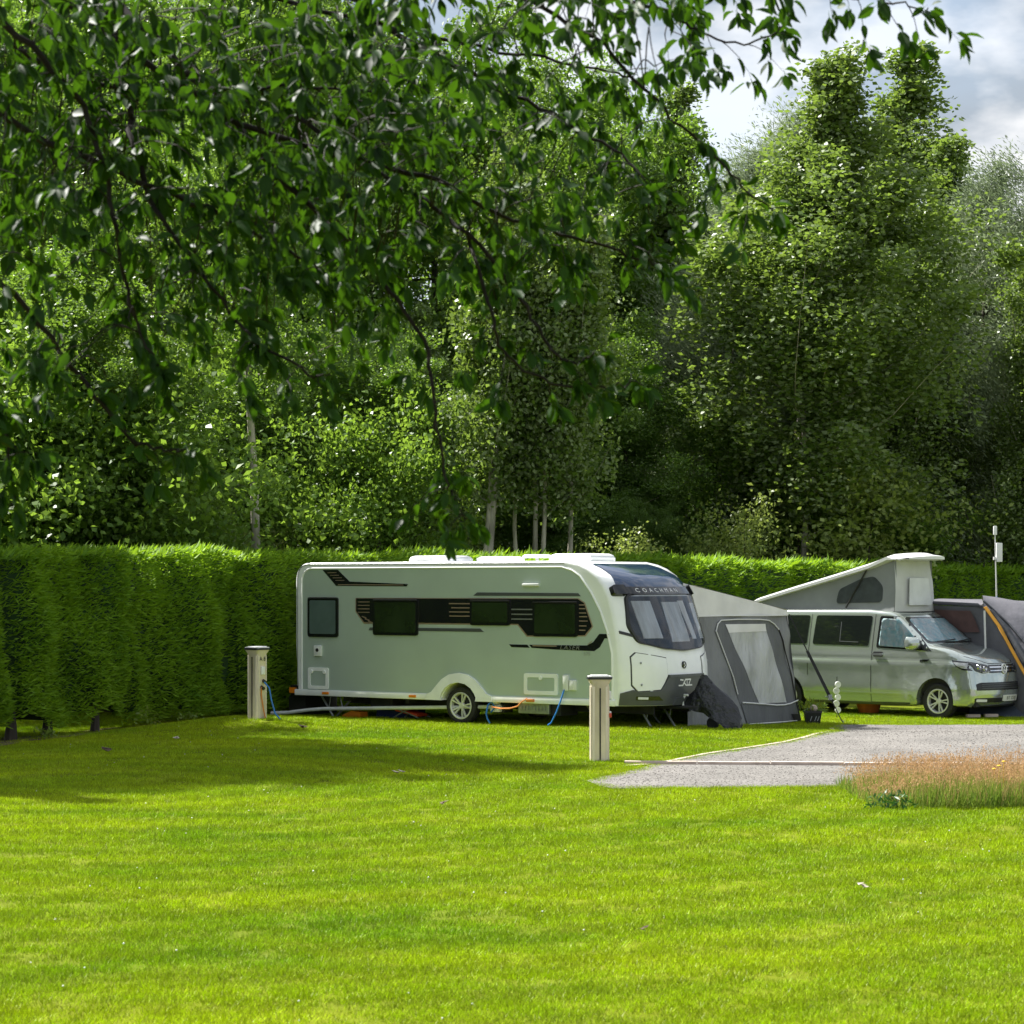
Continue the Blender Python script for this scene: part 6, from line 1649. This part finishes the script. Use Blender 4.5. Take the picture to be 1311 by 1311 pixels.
# boughs: (points as bearing across, bearing up, distance), twig density, radius at the thick end
BO = [
 ([(120, -60, 11.4), (150, 60, 11.2), (165, 150, 11.0), (190, 250, 10.8), (255, 350, 10.6), (330, 440, 10.4)], 1.0, .022),
 ([(60, -80, 11.8), (200, 50, 11.4), (300, 160, 11.2), (380, 250, 11.0), (440, 300, 10.9), (500, 370, 10.8), (545, 450, 10.7), (562, 560, 10.6), (575, 625, 10.6)], .5, .020),
 ([(20, -60, 10.8), (180, 75, 10.8), (330, 165, 10.9), (440, 200, 11.0), (560, 232, 11.1), (680, 288, 11.2), (780, 318, 11.3), (845, 340, 11.3)], 1.0, .018),
 ([(330, -80, 12.2), (460, 10, 12.0), (580, 85, 11.8), (690, 140, 11.7), (780, 190, 11.6), (830, 235, 11.5)], 1.0, .016),
 ([(560, -60, 11.2), (680, 5, 11.1), (770, 60, 11.0), (850, 140, 10.9), (905, 190, 10.9), (950, 238, 10.8), (992, 268, 10.8)], .95, .011),
 ([(640, -60, 12.0), (760, -15, 11.9), (850, 15, 11.8), (900, 45, 11.8), (960, 55, 11.7), (1005, 30, 11.7)], 1.0, .010),
 ([(800, -70, 11.0), (920, -40, 10.9), (1030, -16, 10.8), (1100, -4, 10.8), (1150, 8, 10.7), (1188, 18, 10.7)], .85, .008),
 ([(-80, 100, 10.6), (60, 180, 10.7), (200, 240, 10.8), (330, 300, 10.9), (420, 350, 10.9)], 1.1, .018),
 ([(-90, 250, 10.2), (20, 380, 10.3), (100, 480, 10.4), (160, 555, 10.4), (200, 575, 10.4), (235, 578, 10.3)], .6, .014),
 ([(-90, 0, 11.8), (80, 90, 11.8), (220, 120, 11.9), (360, 110, 12.0), (480, 120, 12.0)], 1.1, .018),
 ([(380, 150, 11.4), (500, 230, 11.2), (600, 300, 11.0), (665, 380, 10.9), (710, 450, 10.8), (735, 465, 10.8), (765, 452, 10.8)], .42, .012),
 ([(600, 300, 11.0), (630, 400, 10.8), (650, 460, 10.8), (720, 492, 10.8), (790, 492, 10.8), (825, 492, 10.8)], .5, .008),
 ([(-80, 420, 9.9), (-20, 500, 10.0), (8, 560, 10.0), (18, 650, 10.0)], 2.2, .010),
 ([(-90, -20, 10.0), (40, 60, 10.1), (120, 170, 10.2), (150, 300, 10.2), (170, 400, 10.2), (205, 470, 10.2)], 1.0, .016),
 ([(200, -80, 12.6), (330, -10, 12.5), (480, 30, 12.4), (620, 60, 12.3), (730, 80, 12.2), (810, 100, 12.2)], 1.0, .016),
 ([(330, 440, 10.4), (395, 478, 10.3), (420, 480, 10.3)], .7, .007),
 ([(575, 625, 10.6), (590, 655, 10.6), (604, 668, 10.6)], .9, .004),
]
TL = []        # twig leaf anchors: (point, shoot direction)
bmB = B(); bough_pts = []
def catmull(P_, n):
    o = []
    for i in range(len(P_) - 1):
        p0 = P_[max(i - 1, 0)]; p1 = P_[i]; p2 = P_[i + 1]; p3 = P_[min(i + 2, len(P_) - 1)]
        for k in range(n):
            t = k / n
            o.append(.5 * ((2 * p1) + (p2 - p0) * t + (2 * p0 - 5 * p1 + 4 * p2 - p3) * t * t + (3 * p1 - p0 - 3 * p2 + p3) * t ** 3))
    o.append(P_[-1]); return o
rd = random.Random(5)
def twig(start, d, L, r=.0028, n=6, droop=.55):
    pts = [start]; dd = d.normalized()
    for k in range(n):
        dd = (dd + Vector((rd.gauss(0, .12), rd.gauss(0, .12), -droop * .16 + rd.gauss(0, .06)))).normalized()
        pts.append(pts[-1] + dd * L / n)
    tube(bmB, pts, [r * (1 - .7 * k / n) for k in range(n + 1)], 4, cap=False)
    return pts
def leaves_on(pts, spacing=.042, t0=.15, tip=True):
    L = sum((b - a).length for a, b in zip(pts[:-1], pts[1:])); m = max(2, int(L / spacing))
    for k in range(m):
        t = t0 + (1 - t0) * (k + rd.random() * .7) / m; f = min(t, .999) * (len(pts) - 1); i = int(f)
        p = pts[i].lerp(pts[i + 1], f - i); ax = (pts[i + 1] - pts[i]).normalized()
        TL.append((p, ax))
    if tip:
        for _ in range(6): TL.append((pts[-1] + Vector((rd.gauss(0, .008), rd.gauss(0, .008), rd.gauss(0, .008))), (pts[-1] - pts[-2]).normalized()))
for P_, dens, r0 in BO:
    W_ = [bear(*p) for p in P_]; C_ = catmull(W_, 6)
    n = len(C_)
    C_ = [c + Vector((rd.gauss(0, .008), rd.gauss(0, .02), rd.gauss(0, .008))) for c in C_]
    tube(bmB, C_, [r0 * (1 - .82 * i / n) + .0016 for i in range(n)], 6)
    bough_pts += C_
    # the limb from the trunk to where the bough begins
    s = W_[0]
    if P_[0][0] < 420 and P_[0][1] < 430 and P_[0] != (330, 440, 10.4) and P_[0] != (380, 150, 11.4):
        b0 = Vector((TR.x + .1, TR.y, min(5.6, max(2.8, s.z - .9))))
        tube(bmB, catmull([b0, b0.lerp(s, .5) + Vector((0, 0, .25)), s], 5), [.05, .047, .044, .042, .038, .034, .032, .030, .028, .026, r0 + .002][:11], 7)
    run = 0
    L = sum((b - a).length for a, b in zip(C_[:-1], C_[1:]))
    k = int(L / .115 * dens)
    for j in range(k):
        f = (j + rd.random()) / k * (n - 1); i = min(int(f), n - 2); p = C_[i].lerp(C_[i + 1], f - i); ax = (C_[i + 1] - C_[i]).normalized()
        d = (ax * rd.uniform(.3, 1.0) + Vector((rd.gauss(0, .55), rd.gauss(0, .6), rd.gauss(-.15, .5))))
        leaves_on(twig(p, d, rd.uniform(.06, .30)), .075, .35)
    leaves_on(C_[-5:], .03)
# hanging side shoots that fill the crown between the boughs
mask = [(-60, -60), (960, -60), (905, 20), (850, 60), (838, 110), (800, 130), (838, 190), (842, 250), (850, 310), (800, 338), (740, 330), (715, 400), (690, 440), (620, 430), (585, 380), (520, 372), (470, 400), (420, 470), (340, 500), (270, 470), (215, 470), (180, 485), (110, 470), (40, 500), (0, 530), (-60, 560)]
BP = np.array([tuple(p) for p in bough_pts])
cnt = 0
while cnt < 500:
    x = rd.uniform(-60, 960); y = rd.uniform(-60, 660)
    if not inside(mask, np.array([x]), np.array([y]))[0]: continue
    # thinner in the gaps seen in the photograph
    pr_ = 1.0 if x < 520 and y < 300 else .6
    if 560 < x < 800 and 90 < y < 190: pr_ = .45
    if y > 330: pr_ *= .62
    if x > 560 and y > 345: pr_ *= .22
    if rd.random() > pr_: continue
    p = bear(x, y, rd.uniform(9.8, 12.9))
    dist = np.linalg.norm((BP - np.array(p)) * np.array([1, .5, 1]), axis=1) + np.where(BP[:, 2] < p.z - .1, .5, 0)
    q = Vector(BP[int(np.argmin(dist))])
    mid = q.lerp(p, .5) + Vector((0, 0, .06))
    tube(bmB, catmull([q, mid, p], 3), .0032, 4, cap=False)
    d = (p - q); d.z *= .5; d = d.normalized() + Vector((rd.gauss(.25, .5), rd.gauss(0, .6), rd.gauss(-.35, .4)))
    leaves_on(twig(p, d, rd.uniform(.14, .40)), .062, .25)
    cnt += 1
for v in bmB.verts: v.co -= TR
obj('branches', bmB, M['twig'], ch, smooth=True, angle=60)
bm = B()
tube(bm, [(0, 0, -.15), (.02, 0, .3), (.05, .02, 1.5), (.08, .0, 3.0), (.12, .02, 4.6), (.3, .1, 6.2)], [.27, .20, .17, .15, .12, .05], 14)
for k in range(5):
    a = k * 1.3 + 2; tube(bm, [(.08, 0, 3.0 + k * .5), (.08 + .8 * cos(a), .8 * sin(a), 3.9 + k * .5), (1.7 * cos(a), 1.7 * sin(a), 4.5 + k * .5)], [.07, .05, .02], 7)
obj('trunk', bm, M['bark_dark'], ch, smooth=True)

# one leaf: pointed oval folded along its rib, tip curving down, with a thin stalk
def leaf_template(curl, fold, wmul):
    ts = [0, .16, .40, .68, .88, 1.0]; hw = [0, .15, .235, .19, .085, 0]
    V_ = [(t, 0, -curl * t * t) for t in ts]
    for sg in (-1, 1):
        for i in range(1, 5): V_.append((ts[i], sg * hw[i] * wmul, -curl * ts[i] ** 2 + fold * hw[i] + .02 * (i % 2)))
    V_ += [(-.28, -.008, .06), (-.28, .008, .06), (0.02, .010, 0), (.02, -.010, 0)]
    F_ = []
    for s0, fl in ((6, False), (10, True)):
        fs = [(0, 1, s0), (1, s0 + 1, s0), (1, 2, s0 + 1), (2, s0 + 2, s0 + 1), (2, 3, s0 + 2), (3, s0 + 3, s0 + 2), (3, 4, s0 + 3), (4, 5, s0 + 3)]
        F_ += [f if fl else f[::-1] for f in fs]
    F_ += [(14, 16, 15), (14, 17, 16)]
    return np.array(V_, float), np.array(F_)
TEMP = [leaf_template(.16, .5, 1.0), leaf_template(.30, .8, .95), leaf_template(.05, .3, 1.1), leaf_template(.42, .6, .9)]
n = len(TL)
P0 = np.array([tuple(p) for p, a in TL]); AX = np.array([tuple(a) for p, a in TL])
d = unit(AX * RNG.uniform(.1, .8, (n, 1)) + RNG.normal(0, .45, (n, 3)) + np.array([.12, 0, -.75]) * RNG.uniform(.15, 1.25, (n, 1)))
up = unit(RNG.normal(0, .55, (n, 3)) + np.array([0, -.25, .8]))
s_ = unit(np.cross(up, d)); nn_ = np.cross(d, s_)
ln = RNG.uniform(.062, .116, n) * np.where(RNG.uniform(0, 1, n) < .12, .7, 1)
P0 = P0 + d * ln[:, None] * .28
tk = RNG.integers(0, 4, n)
# individual leaves: the 300 that show largest
u_ = P0[:, 0] / P0[:, 1] * 3000 + 655.5; v_ = 750 - (P0[:, 2] - EYE) / P0[:, 1] * 3000
dv_ = d - (d * unit(P0 - np.array([0, 0, EYE]))).sum(1, keepdims=True) * unit(P0 - np.array([0, 0, EYE]))
size = ln * np.linalg.norm(dv_, axis=1) / P0[:, 1]
inframe = (u_ > 0) & (u_ < 1311) & (v_ > 0) & (v_ < 1311)
# those hanging clear of the mass count as shown largest
clear = (u_ > 850) | (v_ > 470)
score = np.where(inframe, size * np.where(clear, 1.6, 1.0), 0)
big = np.zeros(n, bool); big[np.argsort(-score)[:300]] = True
Vs, Fs = [], []; o_ = 0
for k, (tv, tf) in enumerate(TEMP):
    m = (tk == k) & ~big
    idx = np.where(m)[0]
    vv = (P0[idx, None] + ln[idx, None, None] * (tv[None, :, 0:1] * d[idx, None] + tv[None, :, 1:2] * s_[idx, None] + tv[None, :, 2:3] * nn_[idx, None])) - np.array(TR)
    ff = tf[None] + (np.arange(len(idx)) * len(tv))[:, None, None]
    Vs.append(vv.reshape(-1, 3)); Fs.append(ff.reshape(-1, 3) + o_); o_ += len(idx) * len(tv)
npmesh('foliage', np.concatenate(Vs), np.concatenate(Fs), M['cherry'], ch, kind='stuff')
LM = []
for tv, tf in TEMP:
    me = bpy.data.meshes.new('leaf'); me.from_pydata([tuple(a) for a in tv], [], [tuple(int(b) for b in f) for f in tf]); me.materials.append(M['cherry']); LM.append(me)
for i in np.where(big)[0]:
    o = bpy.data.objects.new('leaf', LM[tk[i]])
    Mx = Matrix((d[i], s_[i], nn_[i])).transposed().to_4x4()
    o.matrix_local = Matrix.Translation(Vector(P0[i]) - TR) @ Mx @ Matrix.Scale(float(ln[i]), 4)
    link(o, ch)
